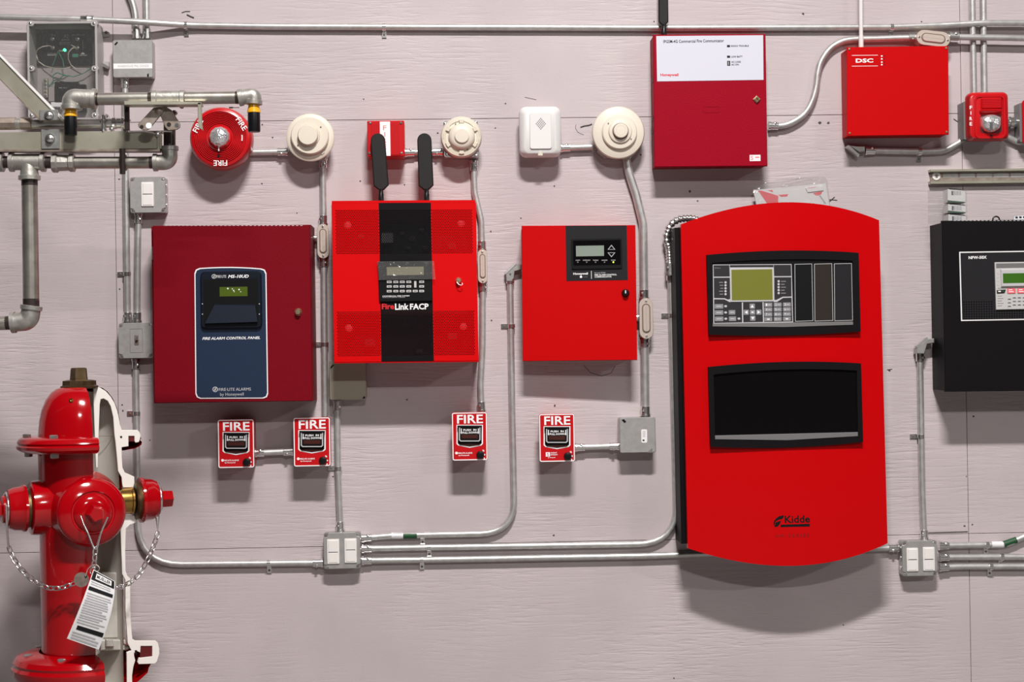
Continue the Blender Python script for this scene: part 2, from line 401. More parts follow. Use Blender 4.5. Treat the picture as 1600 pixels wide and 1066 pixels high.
# dents and old screw heads in the sheets
nm = mat('old_screw_mark', (0.06, 0.05, 0.05), 0.7)
def mark(px, py, r=1.6, n=7):
    c = P(px, py); k = S()
    o = [(c.x + r * k * (0.6 + 0.6 * random.random()) * math.cos(2 * math.pi * i / n), c.z + r * k * (0.5 + 0.6 * random.random()) * math.sin(2 * math.pi * i / n)) for i in range(n)]
    structure('nail_mark', prism(o, -0.001, 0.0004), nm, wall)
for q in ((568, 155), (790, 162), (774, 200), (684, 208), (563, 283), (632, 289), (426, 215), (409, 287), (410, 195), (464, 333), (866, 291), (1001, 242), (1022, 34, 1.4),
          (1255, 22, 2.2), (1281, 192, 2.6), (1294, 192, 2.2), (1440, 34), (1078, 299, 2.4), (1090, 314), (1390, 579, 2.2), (636, 625), (867, 634, 2), (865, 837, 2), (767, 362), (768, 501),
          (1521, 651, 2), (1318, 977), (1507, 822, 1.8), (1519, 820, 1.8), (186, 280), (187, 452, 1.8), (191, 633), (192, 642), (814, 341), (520, 745), (1510, 745, 1.2), (1053, 1060, 1.5), (234, 688, 1.4)):
    mark(*q)
def scratch(pts, r=0.8):
    q = [P(x, y, 0.0002) for x, y in pts]; v, f = tube(q, r * S(), 5); structure('paint_scratch', (v, f), nm, wall)
scratch([(284, 20), (290, 18), (297, 18)]); scratch([(292, 23), (298, 26), (303, 28)], 1.2); scratch([(907, 199), (913, 197), (920, 196), (925, 194)], 1.1)
scratch([(1296, 315), (1304, 308)], 0.9); scratch([(1296, 312), (1308, 313)], 0.8); scratch([(1485, 297), (1500, 297), (1508, 301)], 0.9)
scratch([(358, 168), (364, 168)], 1.2); scratch([(364, 168), (374, 168)], 0.5); scratch([(1386, 578), (1394, 577)], 0.7); scratch([(1450, 833), (1512, 831)], 0.9)
scratch([(900, 195), (899, 200), (903, 207), (912, 211)], 0.35)
scratch([(912, 571), (922, 582), (940, 588), (955, 583), (961, 572)], 0.4)
scratch([(1490, 186), (1496, 190)], 0.8); scratch([(820, 152), (838, 156)], 0.4)

# ---------------------------------------------------------------- conduit, fittings, steel boxes
def connector(t, p, q, r, m='bright', name='connector', ln=0.027, k=1.3):
    """p, q local points: from the open end of the tube inwards"""
    a = (q - p).normalized()
    v, f = revolve(p, a, [(r * k * 1.15, -0.001), (r * k * 1.15, 0.005), (r * k, 0.0055), (r * k, ln), (r * 1.05, ln + 0.001)], 14)
    o = t.add(name, (v, f), M[m])
    c = p + a * ln * 0.62; s_ = Vector((0, -1, 0)) * 0.8 + a.cross(Vector((0, 1, 0))) * 0.5
    t.add('set_screw', revolve(c, s_, [(0.0038, r), (0.0038, r * k + 0.004), (0.002, r * k + 0.005)], 8), M[m], o)
    return o
def strap(t, px, py, d, r, way, side=1):
    """way 'h' or 'v' = run of the tube; side: +1 ear below / right, -1 ear above / left"""
    c = t.l(px, py, d); mb = Mb(); ax = Vector((1, 0, 0)) if way == 'h' else Vector((0, 0, 1))
    mb.add(*revolve(c - ax * 0.0052, ax, [(r * 1.03, 0), (r * 1.2, 0.0002), (r * 1.2, 0.0102), (r * 1.03, 0.0104)], 16))
    e = Vector((0, 0, -1)) * side if way == 'h' else Vector((1, 0, 0)) * side
    ec = c + e * (r + 0.0095); ec.y = -0.0022
    mb.add(*boxv(ec, *( (0.0125, 0.004, 0.021) if way == 'h' else (0.021, 0.004, 0.0125))))
    o = t.add('strap', mb, M['bright'])
    sc_ = ec + e * 0.002; sc_.y = -0.004
    t.add('screw', revolve(sc_, (0, -1, 0), [(0.0034, 0), (0.0034, 0.0014), (0.001, 0.002)], 8), M['diecast_dark'], o)
def conduit_body(t, r, d0, d1, ang=0.0, m='diecast'):
    """oval inspection body with a screwed cover; r = pixel box when upright"""
    c = t.l((r[0] + r[2]) / 2, (r[1] + r[3]) / 2, d1); k = t.sc(d1); W, H = (r[2] - r[0]) * k, (r[3] - r[1]) * k
    rot = Matrix.Translation((c.x, 0, c.z)) @ Matrix.Rotation(ang, 4, 'Y')
    def ad(name, vf, mm, par=None): return t.add(name, ([rot @ Vector(p) for p in vf[0]], vf[1]), M[mm], par)
    o = ad('conduit_body', prism(rr(0, 0, W * 0.9, H * 0.96, W), d0, d1 - 0.004, 0.004), m)
    ad('gasket', prism(rr(0, 0, W * 0.9, H * 0.97, W), d1 - 0.005, d1 - 0.003), 'diecast_dark', o)
    ad('cover', prism(rr(0, 0, W, H, W), d1 - 0.003, d1, 0.001), m, o)
    ad('cover_groove', prism(rr(0, 0, W * 0.62, H * 0.72, W), d1, d1 + 0.0006), 'diecast_dark', o)
    ad('cover_pad', prism(rr(0, 0, W * 0.5, H * 0.66, W), d1, d1 + 0.003, 0.0015), m, o)
    for sz in (-1, 1):
        ad('screw', revolve((0, -d1, sz * H * 0.425), (0, -1, 0), [(0.0036, 0), (0.003, 0.002), (0, 0.0024)], 8), 'bright', o)
    return o
def conduit(label, pts, r=0.0091, fil=0.12, straps=(), ends=(), group='conduit runs on the plywood wall', m='emt', connk=1.3):
    t = T('conduit', label, 'conduit', pts[0][0], pts[0][1], 0.0, group=group)
    q = [t.l(*p) for p in pts]
    t.add('tube', tube(spline(q) if fil is None else fillet(q, fil), r, 14), M[m], None, 60)
    if 0 in ends: connector(t, q[0], q[1], r, k=connk)
    if 1 in ends: connector(t, q[-1], q[-2], r, k=connk)
    for s_ in straps: strap(t, s_[0], s_[1], s_[2] if len(s_) > 4 else pts[0][2], r, s_[-2], s_[-1])
    return t
def oct_cover(o4, w_, h_, cut):
    """square cover whose corners are notched"""
    x, z = w_ / 2, h_ / 2; c = cut
    return [(-x + c, -z), (x - c, -z), (x - c * 0.75, -z + c * 0.75), (x, -z + c), (x, z - c), (x - c * 0.75, z - c * 0.75), (x - c, z), (-x + c, z), (-x + c * 0.75, z - c * 0.75), (-x, z - c), (-x, -z + c), (-x + c * 0.75, -z + c * 0.75)]
def steel_box(label, r, depth, rad=3.0, m='boxm', side='boxside', tabs=True, knock=True, grow=0.0, group='steel junction boxes'):
    t = T('junction_box', label, 'electrical box', (r[0] + r[2]) / 2, (r[1] + r[3]) / 2, 0.0, group=group)
    k = t.sc(depth); W, H = (r[2] - r[0]) * k, (r[3] - r[1]) * k; c = t.l((r[0] + r[2]) / 2, (r[1] + r[3]) / 2, depth)
    t.add('box', prism(rr(c.x, c.z, W * 0.985, H * 0.985, 0.006), 0.0, depth - 0.003), M[side])
    oc = [(c.x + a, c.z + b) for a, b in oct_cover(0, W, H, 0.0135)] if tabs else rr(c.x, c.z, W, H, rad * k)
    t.add('cover', prism(oc, depth - 0.003, depth, 0.0014), M[m])
    t.W, t.H, t.c, t.d = W, H, c, depth
    if tabs:
        for sx, sz in ((-1, 1), (1, 1), (-1, -1), (1, -1)):
            p = c + Vector((sx * (W / 2 - 0.0085), 0, sz * (H / 2 - 0.0085)))
            q = p.copy(); q.y = -depth + 0.003
            t.add('screw', revolve(q, (0, -1, 0), [(0.0045, 0), (0.004, 0.002), (0.0, 0.0026)], 10), M['bright' if (sx + sz) else 'diecast_dark'])
    if knock:
        for sx, ax in ((1, (1, 0, 0)), (-1, (-1, 0, 0))):
            for kz in (-0.5, 0.0, 0.5):
                t.add('knockout', revolve((c.x + sx * W * 0.4925, -depth * 0.5, c.z + kz * H * 0.55), ax, [(0.007, 0), (0.007, 0.0012), (0.001, 0.0012)], 12), M['bright'])
    return t
def rocker(t, r, d, split=0.5):
    o = t.rect('switch_plate', r, d, d + 0.004, M['switch'], 1.2, 0.0012)
    ym = r[1] + (r[3] - r[1]) * split
    t.rect('rocker_gap', (r[0] + 2, ym - 0.45, r[2] - 2, ym + 0.45), d + 0.004, d + 0.0044, M['midgrey'], 0, 0, o)
    for a, b, h in ((r[1] + 2, ym - 0.6, 0.0062), (ym + 0.6, r[3] - 2, 0.0052)):
        t.rect('rocker', (r[0] + 2.5, a, r[2] - 2.5, b), d + 0.003, d + h, M['switch'], 0.6, 0.0008, o)

RC = 0.0091
# -- top run across the wall
t = conduit('long galvanised conduit crossing the whole wall along its top', [(-40, 26, 0.052), (110, 29, 0.052), (215, 34, 0.046), (300, 39.5, 0.013), (420, 41.5, 0.012), (700, 42.5, 0.012), (1040, 43.5, 0.012), (1390, 42.5, 0.012), (1470, 39.5, 0.014), (1535, 36, 0.022), (1660, 36, 0.022)], fil=0.25,
            straps=((290, 39.2, 0.016, 'h', 1), (600, 42.2, 0.012, 'h', 1), (1393, 42.6, 0.012, 'h', 1)))
q = t.l(137, 30, 0.051); t.add('coupling', revolve(q - Vector((0.018, 0, 0)), (1, 0, 0), [(RC * 1.28, 0), (RC * 1.28, 0.014), (RC * 1.4, 0.016), (RC * 1.4, 0.02), (RC * 1.28, 0.022), (RC * 1.28, 0.036)], 14), M['bright'])
# -- two drops into the labelled box, top left
conduit('left of two short conduits dropping from the ceiling into the labelled box', [(186, -40, 0.014), (200, -14, 0.014), (211, 14, 0.014), (213.5, 60.5, 0.014)], fil=0.2, ends=(1,))
conduit('straight conduit right of a bent one, entering the labelled box from above', [(228.5, -40, 0.014), (229.5, 60.5, 0.014)], fil=0, ends=(1,))
t = steel_box('grey steel box with a white lettered strip on its cover, beside the clear-lidded enclosure', (176.7, 62.5, 238.2, 121), 0.042, knock=False, tabs=False)
t.rect('label_strip', (177.6, 99.2, 237.6, 107.2), 0.042, 0.0426, M['white'])
t.text('lettering', 'WAREHOUSE PNL CONDS', (184, 101.4, 232, 105), 0.0427, M['graprint'])
t.poly('slot', [(178.5, 69.5), (180.5, 71), (184.5, 66.5), (182.5, 65)], 0.042, 0.0424, M['black'])
t.poly('slot', [(230, 116), (230, 120), (232.5, 120.5), (232.5, 114.5)], 0.042, 0.0424, M['black'])
conduit('conduit running from the labelled box down behind the pipes to the toggle switch box', [(195.5, 122.5, 0.013), (197, 300, 0.013), (199.5, 503.5, 0.013)], fil=0, ends=(0, 1), straps=((198.6, 428, 'v', -1),))
# -- switch box beside it
t = steel_box('square steel box with one ivory rocker switch, under the pipe elbow', (203.3, 276.5, 258.5, 332.5), 0.043, 4)
rocker(t, (220.6, 284.6, 239.8, 322.5), 0.043)
conduit('short conduit joining the rocker switch box to the toggle switch box below', [(216.5, 334, 0.013), (215, 420, 0.013), (214.5, 503.5, 0.013)], fil=0, ends=(0, 1))
t = steel_box('steel box with a small toggle switch, left of the maroon panel', (185.5, 504.8, 239.3, 560), 0.043, 4)
t.ring('toggle_frame', (203, 513.5, 223, 551), 0.8, 0.043, 0.0436, M['boxside'])
o = t.rect('toggle_base', (210, 524, 216.5, 539), 0.043, 0.0445, M['diecast_dark'], 1)
t.rect('toggle', (211.5, 525, 215, 532), 0.0445, 0.053, M['bright'], 0.8, 0.001, o)
# -- big loop to the double switch box
conduit('conduit dropping from the toggle switch box and curving right to the double switch box', [(212.3, 561.5, 0.013), (213.5, 646, 0.013), (216, 882.5, 0.013), (504.5, 879.5, 0.013)], fil=0.125, ends=(0, 1), straps=((213.6, 646, 'v', -1), (420, 880.6, 'h', 1)))
t = steel_box('steel box with two ivory rocker switches, below the perforated red panel', (505.8, 832.6, 563.2, 889), 0.043, 4)
rocker(t, (511, 843, 530, 881.6), 0.043, 0.53); rocker(t, (538.3, 842, 557.2, 880), 0.043, 0.47)
# -- beige box tucked under the perforated panel
t = steel_box('beige blank steel box tucked under the lower left corner of the perforated red panel', (514.6, 564, 572, 624.8), 0.045, 3, 'beigebox', 'beigebox', tabs=False, knock=False)
t.poly('slot', [(516.3, 577.5), (516.3, 573), (520, 570), (522.5, 570)], 0.045, 0.0454, M['black'])
t.poly('slot', [(565.5, 623), (569, 619), (570.5, 620), (570.5, 623)], 0.045, 0.0454, M['black'])
conduit('straight conduit from the beige box down to the double switch box', [(527, 626.5, 0.013), (528, 732, 0.013), (532, 830.5, 0.013)], fil=0, ends=(0, 1), straps=((528.5, 732, 'v', -1),))
# -- three runs right of it
t = conduit('upper conduit from the double switch box curving up to the small scarlet panel, green sticker', [(566, 841, 0.014), (615, 837, 0.013), (804.5, 833, 0.013), (800, 620, 0.013), (797, 428, 0.013)], fil=[0, 0.1, 0.10, 0.1, 0], ends=(0, 1), straps=((660, 836.4, 'h', 1), (799, 509.5, 'v', -1)))
t.tube('paper_sticker', [(612, 837.3, 0.013), (630, 837.0, 0.013)], RC * 1.05, M['paper'])
t.tube('green_sticker', [(630.2, 837.0, 0.013), (651.5, 836.6, 0.013)], RC * 1.05, M['green'])
for i in range(6): t.rect('barcode_bar', (615.5 + i * 2, 838, 616.5 + i * 2 + (i % 2) * 0.5, 841.5), 0.0226, 0.0233, M['graprint'])
t.poly('elbow_cover', [(788.3, 426), (790.5, 428.5), (806.5, 412.8), (804.5, 410)], 0.006, 0.026, M['emt'])
t.poly('elbow_body', [(790, 428.5), (806.5, 412.5), (815, 413.5), (815, 421.5), (804.5, 424.5), (803, 440), (791, 440)], 0.006, 0.026, M['boxside'], 0.002)
t = conduit('middle of three conduits from the double switch box, rising left of the tall red panel', [(566, 857.5, 0.014), (640, 856, 0.013), (1058.5, 849.5, 0.013), (1053, 640, 0.013), (1047, 424, 0.013)], fil=[0, 0.2, 0.115, 0.1, 0], ends=(0, 1), straps=((670.5, 855.5, 'h', 1), (1050, 493, 'v', -1)))
t = conduit('lowest of three conduits from the double switch box, passing behind the tall red panel', [(566, 876, 0.014), (660, 875, 0.013), (1000, 869, 0.013), (1403, 856, 0.013)], fil=0.2, ends=(0, 1), straps=((659, 875, 'h', 1),))
# -- flexible whip into the tall panel
t = T('flexible_conduit', 'ribbed flexible steel conduit arching into the top left of the tall red panel', 'conduit', 1046, 424, 0.013)
q = fillet([t.l(1047, 420, 0.013), t.l(1045, 388, 0.014), t.l(1040, 372, 0.015), t.l(1047, 350, 0.018), t.l(1062, 342, 0.022), t.l(1080, 341, 0.025), t.l(1100, 347, 0.03)], 0.05, 10)
res = []
for i in range(len(q) - 1):
    n = max(1, int((q[i + 1] - q[i]).length / 0.0016))
    res += [q[i].lerp(q[i + 1], j / n) for j in range(n)]
t.add('ribbed_tube', tube(res, 0.011, 12, radii=[0.0098 + 0.0016 * math.sin(i * 0.0016 / 0.0085 * 2 * math.pi) for i in range(len(res))]), M['bright'], None, 60)
connector(t, t.l(1047.3, 430, 0.013), t.l(1046.5, 412, 0.013), 0.0105, 'boxside', ln=0.033)
# -- right-hand group
t = steel_box('steel box with two ivory rocker switches, right of the tall red panel', (1409.3, 844.8, 1465.4, 900.8), 0.043, 4)
rocker(t, (1416.8, 856.6, 1435.2, 893.5), 0.043, 0.5); rocker(t, (1442.3, 855.2, 1461, 892.6), 0.043, 0.52)
t = conduit('green stickered conduit right of the double switch box, bending up at the frame edge', [(1467.5, 853, 0.014), (1500, 852.3, 0.013), (1572, 851, 0.013), (1602, 838, 0.013), (1650, 800, 0.013)], fil=0.08, ends=(0,), straps=((1542, 851.6, 'h', 1),))
t.tube('paper_sticker', [(1549, 851.4, 0.013), (1567, 851.2, 0.013)], RC * 1.05, M['paper'])
t.tube('green_sticker', [(1568, 851.0, 0.013), (1574, 849, 0.013), (1588, 844, 0.013)], RC * 1.07, M['green'])
t = conduit('middle of three conduits right of the double switch box', [(1467.5, 871, 0.014), (1500, 870.6, 0.013), (1680, 870, 0.013)], fil=0.1, ends=(0,), straps=((1565, 870.6, 'h', 1),))
t = conduit('lowest of three conduits right of the double switch box', [(1467.5, 886.5, 0.014), (1500, 885.4, 0.013), (1680, 885, 0.013)], fil=0.1, ends=(0,), straps=((1548, 885.4, 'h', 1),))
t = conduit('upright conduit between the right double switch box and the black panel', [(1444, 843, 0.013), (1441, 770, 0.013), (1437.2, 550, 0.013)], fil=0.2, ends=(0, 1), straps=((1438.8, 682, 'v', -1),))
t.poly('elbow_cover', [(1431.6, 541), (1434, 544), (1450.5, 529.5), (1448, 526.5)], 0.02, 0.04, M['emt'])
t.poly('elbow_body', [(1433.5, 544), (1450, 529), (1460, 529), (1460, 536), (1449, 538), (1444.5, 553), (1432.5, 553)], 0.006, 0.04, M['boxm'], 0.002)
# -- links between devices
conduit('short conduit between the round red horn and the first cream detector', [(388, 238, 0.014), (449, 237, 0.014)], fil=0, ends=(1,), group='short conduits between neighbouring alarm devices')
conduit('short conduit between the red square siren and the slotted cream detector', [(633, 238.5, 0.014), (691, 237, 0.014)], fil=0, ends=(0, 1), group='short conduits between neighbouring alarm devices')
conduit('short conduit between the white rounded sounder and the largest cream detector', [(876, 231, 0.014), (925, 229.5, 0.014)], fil=0, ends=(0,), group='short conduits between neighbouring alarm devices')
conduit('short conduit between the two pull stations under the maroon panel', [(398, 708, 0.018), (458, 705.5, 0.018)], fil=0, ends=(0, 1), group='short conduits between neighbouring alarm devices')
conduit('short conduit between the pull station and the blank square box right of it', [(899, 699, 0.018), (967, 697, 0.018)], fil=0, ends=(0, 1), group='short conduits between neighbouring alarm devices')
t = conduit('conduit from the first cream detector down past the maroon panel to a pull station', [(504.5, 248, 0.013), (505.5, 345, 0.013), (507, 540, 0.013), (508, 651, 0.013)], fil=0, ends=(0,), straps=((507.5, 538, 'v', -1),))
conduit_body(t, (495.4, 350, 514, 404), 0.002, 0.034, 0.0)
connector(t, t.l(504.8, 352, 0.013), t.l(504.6, 330, 0.013), RC, 'bright'); connector(t, t.l(505.5, 402, 0.013), t.l(505.8, 420, 0.013), RC, 'bright')
t.tube('side_nipple', [(484, 372, 0.018), (497, 372, 0.018)], 0.0085, M['bright'])
t = conduit('conduit from the slotted cream detector past the perforated panel to a pull station', [(740, 252, 0.013), (741.5, 300, 0.013), (752, 345, 0.013), (754.5, 440, 0.013), (754, 540, 0.013), (751, 600, 0.013), (752.5, 643, 0.013)], fil=0.12, ends=(0, 1))
conduit_body(t, (746.5, 389.5, 761.5, 443), 0.002, 0.034)
connector(t, t.l(753.5, 392, 0.013), t.l(753, 372, 0.013), RC); connector(t, t.l(754.5, 440, 0.013), t.l(754.5, 460, 0.013), RC)
RB = 0.0122
t = conduit('thick conduit from the largest cream detector down to the blank square box', [(978, 242, 0.016), (982, 268, 0.016), (994, 305, 0.016), (1005, 350, 0.016), (1006.5, 470, 0.016), (1008.5, 650, 0.016)], r=RB, fil=0.12, ends=(1,), connk=1.15)
conduit_body(t, (999, 465.5, 1020.5, 530), 0.002, 0.044)
connector(t, t.l(1006.5, 468, 0.016), t.l(1006, 446, 0.016), RB, k=1.15); connector(t, t.l(1007, 528, 0.016), t.l(1007.2, 552, 0.016), RB, k=1.15)
t.tube('side_nipple', [(993, 496, 0.02), (1003, 496, 0.02)], 0.011, M['bright'])
t = steel_box('blank square steel box with a small barcode sticker, right end of the pull station row', (968, 652.3, 1024.5, 707.6), 0.058, 3, tabs=False, knock=False)
t.poly('slot', [(971, 656.5), (975, 655), (978.5, 659), (976, 661.5)], 0.058, 0.0584, M['black'])
t.poly('notch', [(1011.5, 707.3), (1018, 700.5), (1019.5, 702), (1019.5, 707.3)], 0.058, 0.0584, M['bright'])
o = t.rect('sticker', (1002, 671, 1011.2, 692), 0.058, 0.0584, M['paper'], 2)
for i in range(5): t.rect('barcode_bar', (1004, 674 + i * 2, 1008.5, 675 + i * 2), 0.0584, 0.0586, M['graprint'], 0, 0, o)
t.rect('square_mark', (1004, 687, 1007, 689.5), 0.0584, 0.0586, M['charcoal'], 0, 0, o)
# -- top right: run from the crimson box over to the frame edge
t = conduit('conduit sweeping from the crimson box up over the scarlet box to the right edge', [(1201, 196.5, 0.014), (1215, 197, 0.014), (1233, 193.5, 0.014), (1255, 180, 0.014), (1268, 160, 0.014), (1275, 136, 0.014), (1277.5, 115, 0.014), (1283, 96, 0.014), (1296, 77, 0.014), (1314, 65.5, 0.014), (1334, 61.5, 0.014), (1370, 60.5, 0.016), (1420, 59, 0.02), (1500, 58, 0.03), (1660, 61, 0.03)], fil=None, ends=(0,))
conduit_body(t, (1446.5, 33, 1470.5, 87), 0.006, 0.05, R_(90 + 7))
connector(t, t.l(1434, 58.5, 0.02), t.l(1415, 59, 0.02), RC, 'boxside'); connector(t, t.l(1483, 57, 0.03), t.l(1502, 57.5, 0.03), RC, 'boxside')
conduit('left of the two upright conduits above the red strobe', [(1518, -40, 0.013), (1521.5, 146, 0.013)], fil=0, group='paired upright conduits above the strobe')
conduit('right of the two upright conduits above the red strobe', [(1535.5, -40, 0.013), (1538, 146, 0.013)], fil=0, group='paired upright conduits above the strobe')
t = conduit('conduit under the scarlet box curving up to the strobe back box', [(1352, 235.5, 0.013), (1436, 237, 0.013), (1475, 236, 0.013), (1500, 222, 0.013), (1518, 207, 0.013)], fil=0.08, ends=(0,), straps=((1437, 237, 'h', 1),))
t.poly('elbow_cover', [(1323, 229), (1326, 226), (1343.5, 242), (1340.5, 245)], 0.004, 0.03, M['emt'])
t.poly('elbow_body', [(1325, 226), (1338, 228), (1352, 228.5), (1352, 237), (1342, 238)], 0.004, 0.026, M['boxm'], 0.002)
conduit('conduit stub curving from below the strobe to the frame edge', [(1572, 213, 0.013), (1590, 222, 0.013), (1660, 224, 0.013)], fil=0.05)
# -- slotted rail on the wall, right edge
t = T('strut_rail', 'slotted galvanised strut rail fixed level above the black panel', 'rail', 1450, 275)
x1 = 1700
t.add('rail_back', prism(t.rect_o((1450.5, 266, x1, 284), 0.004), 0.0, 0.004), M['rust'])
for a, b, dd in ((263.5, 267.5, 0.020), (281.5, 286.5, 0.020)): t.rect('rail_flange', (1450.5, a, x1, b), 0.0, dd, M['strut'], 0, 0.0015)
for i in range(7): t.rect('slot', (1473 + i * 26.5, 270.2, 1497 + i * 26.5, 277.4), 0.004, 0.0048, M['boxm'], 0.8)
o = t.lathe('washer', 1463, 275, 0.006, [(6.6, 0.004), (6.6, 0.0065), (3.0, 0.007)], M['whitepl'], 20)
t.lathe('screw', 1463.5, 275, 0.008, [(2.6, 0.004), (2.4, 0.0085), (0.2, 0.0085)], M['diecast_dark'], 10, o)
t = T('washer_clip', 'small pale clip with a dark hole on the wall under the scarlet box', 'clip', 1435, 248)
t.rect('plate', (1431.5, 244.5, 1439, 252), 0.0, 0.002, M['paper'], 2.5)
t.lathe('hole', 1435, 248.5, 0.002, [(2.0, 0.002), (1.9, 0.0024), (0.1, 0.0024)], M['black'], 10)
# ---------------------------------------------------------------- control panels
def lock(t, px, py, d, r, m, parent, slot=None):
    o = t.lathe('lock', px, py, d, [(r * 1.15, d), (r * 1.15, d + 0.002), (r, d + 0.0035), (r * 0.9, d + 0.011), (r * 0.72, d + 0.0135), (0.02, d + 0.0137)], m, 20, parent)
    return o
# -- maroon panel with a navy label
t = T('fire_alarm_panel', 'maroon fire alarm cabinet with a tall navy label and small green screen', 'alarm panel', 363, 490, tilt=0.0)
t.rect('cabinet_body', (240, 353.5, 486.5, 627.5), 0.0, 0.121, M['dred'])
d = 0.140
door = t.poly('door', [(238.4, 352.8), (483.8, 351.5), (488.3, 626.8), (241.2, 630)], 0.122, d, M['dred'], 0.0016)
for y in (396,): t.rect('hinge', (237.4, y - 10, 239.4, y + 10), 0.11, 0.128, M['diecast_dark'], 0, 0)
for i in range(33): t.rect('vent_slit', (258 + i * 6.6, 352.1, 261.5 + i * 6.6, 353.0), d - 0.003, d + 0.0004, M['lightgrey'], 0, 0, door)
lb = t.poly('label_plate', t_ := [(303.7 + 8, 418.9)] + arc3((311.7, 419), (360, 417.2), (408.3, 419.6), 6)[1:] + [(413.6, 421.5), (416.2, 427)] + [(418.9, 615.5), (417, 620.6), (411.5, 622.8), (312.5, 623.2), (307.6, 621), (305.4, 615.5), (303.8, 427), (306, 421.4)], d, d + 0.0016, M['white'])
t.poly('label_face', [(361.2 + (x - 361.2) * 0.972, 521 + (y - 521) * 0.9845) for x, y in t_], d + 0.0016, d + 0.0022, M['navy'], 0, lb)
dm = d + 0.0022
md = t.rect('display_housing', (314, 424.2, 408.2, 513), dm, dm + 0.012, M['navydk'], 7, 0.003)
t.rect('recess', (318.6, 436.4, 403.4, 509.5), dm + 0.012, dm + 0.0122, M['black'], 3, 0, md)
t.rect('lcd', (343.4, 448.4, 386.4, 463), dm + 0.0122, dm + 0.0126, M['lcdgreen'], 0, 0, md)
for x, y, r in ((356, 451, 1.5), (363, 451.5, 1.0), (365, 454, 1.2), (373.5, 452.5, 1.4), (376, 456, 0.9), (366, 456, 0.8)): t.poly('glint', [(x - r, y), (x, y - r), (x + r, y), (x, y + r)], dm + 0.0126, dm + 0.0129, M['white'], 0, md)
a = [t.l(x, y, dm + 0.0122) for x, y in ((334.7, 475.5), (398.6, 476), (402.2, 505), (320.4, 507.5))]
b = [t.l(x, y, dm + dd) for (x, y), dd in zip(((334.7, 477), (398.6, 477.5), (402.2, 503), (320.4, 505.5)), (0.016, 0.016, 0.022, 0.022))]
t.add('ledge', (a + b, [[4, 5, 6, 7], [0, 1, 5, 4], [1, 2, 6, 5], [2, 3, 7, 6], [3, 0, 4, 7]]), M['navyled'], md)
for i, y in enumerate((475, 491)):
    t.lathe('indicator', 316.3, y, dm + 0.012, [(0.9, dm + 0.011), (0.9, dm + 0.0124), (0.1, dm + 0.0125)], M['lightgrey'], 8, md)
    t.lathe('indicator', 405.2, y, dm + 0.012, [(0.9, dm + 0.011), (0.9, dm + 0.0124), (0.1, dm + 0.0125)], M['lightgrey'], 8, md)
dt = dm + 0.0124
t.text('lettering', 'MS-10UD', (356.5, 429.4, 388.6, 434.4), dt, M['white'], None, 0, 0.03, 0.25)
t.text('lettering', 'FIRE·LITE', (338.2, 430, 353.4, 434.2), dt, M['lightgrey'], None, 0, 0.02)
def roundel(t, x, y, r, d, m1, m2, parent=None):
    o = t.lathe('emblem', x, y, d, [(r, d), (r, d + 0.0003), (0.05, d + 0.0003)], m1, 16, parent)
    t.lathe('emblem_field', x, y, d, [(r * 0.72, d + 0.0003), (r * 0.72, d + 0.0005), (0.05, d + 0.0005)], m2, 16, o)
    k = r
    t.poly('emblem_stroke', [(x - k * .5, y + k * .55), (x - k * .1, y - k * .45), (x + k * .55, y - k * .5), (x + k * .4, y - k * .2), (x + .1 * k, y - k * .15), (x, y + k * .1), (x + k * .4, y + .1 * k), (x + .3 * k, y + .35 * k), (x - .15 * k, y + .4 * k), (x - .25 * k, y + .65 * k)], d + 0.0005, d + 0.0007, m1, 0, o)
roundel(t, 334.4, 432, 3.6, dt - 0.0001, M['lightgrey'], M['navydk'])
t.text('lettering', 'FIRE ALARM CONTROL PANEL', (316.6, 526.4, 406, 530.6), dm + 0.0002, M['white'], None, 0, 0.025, 0.25)
roundel(t, 336.3, 608.6, 4.2, dm + 0.0001, M['lightgrey'], M['navy'])
t.text('lettering', 'FIRE·LITE ALARMS', (342.2, 606.2, 391.8, 610.8), dm + 0.0002, M['lightgrey'])
t.text('lettering', 'by Honeywell', (344.2, 613.8, 380.6, 620), dm + 0.0002, M['lightgrey'])
lock(t, 466, 487.8, d, 5.2, M['brasslock'], door)

# -- perforated scarlet panel with a black band
t = T('fire_alarm_panel', 'perforated scarlet cabinet with a broad black centre band and keypad, two paddle antennas on top', 'alarm panel', 633, 441)
body_r = (520.5, 318.5, 745.5, 565.5)
o = t.rect_o(body_r, 0.150)
t.add('cabinet_body', ringprism(o, inset(o, 0.003), 0.003, 0.150), M['red'])
t.rect('back_plate', body_r, 0.0, 0.004, M['reddeep'])
t.rect('circuit_board', (600, 350, 668, 398), 0.02, 0.026, M['green'], 1)
t.rect('terminal_block', (596, 364, 614, 379), 0.03, 0.11, M['midgrey'], 1)
for x, y, s_ in ((625, 362, 6), (640, 370, 8), (655, 356, 7), (634, 385, 7), (660, 384, 9), (560, 366, 9), (700, 380, 12), (570, 530, 16), (650, 545, 10), (700, 520, 14)):
    t.rect('component', (x, y, x + s_, y + s_ * 0.7), 0.02, 0.05, M['midgrey'], 1)
for x, y in ((545, 353.5), (720.5, 351), (546.5, 513.3), (724, 510.5)): t.lathe('standoff', x, y, 0.09, [(5.8, 0.004), (5.8, 0.13), (2.5, 0.132), (0.1, 0.132)], M['pinkprint'], 14)
d = 0.160; d0 = 0.156
OUT = ((518.2, 317.6), (742.8, 316.8), (748, 563.6), (522, 566)); 
def fl(u, v):                                # door coordinates 0..1 -> pixel
    (ax, ay), (bx, by), (cx_, cy_), (dx, dy) = OUT
    return ((1 - u) * (1 - v) * ax + u * (1 - v) * bx + u * v * cx_ + (1 - u) * v * dx, (1 - u) * (1 - v) * ay + u * (1 - v) * by + u * v * cy_ + (1 - u) * v * dy)
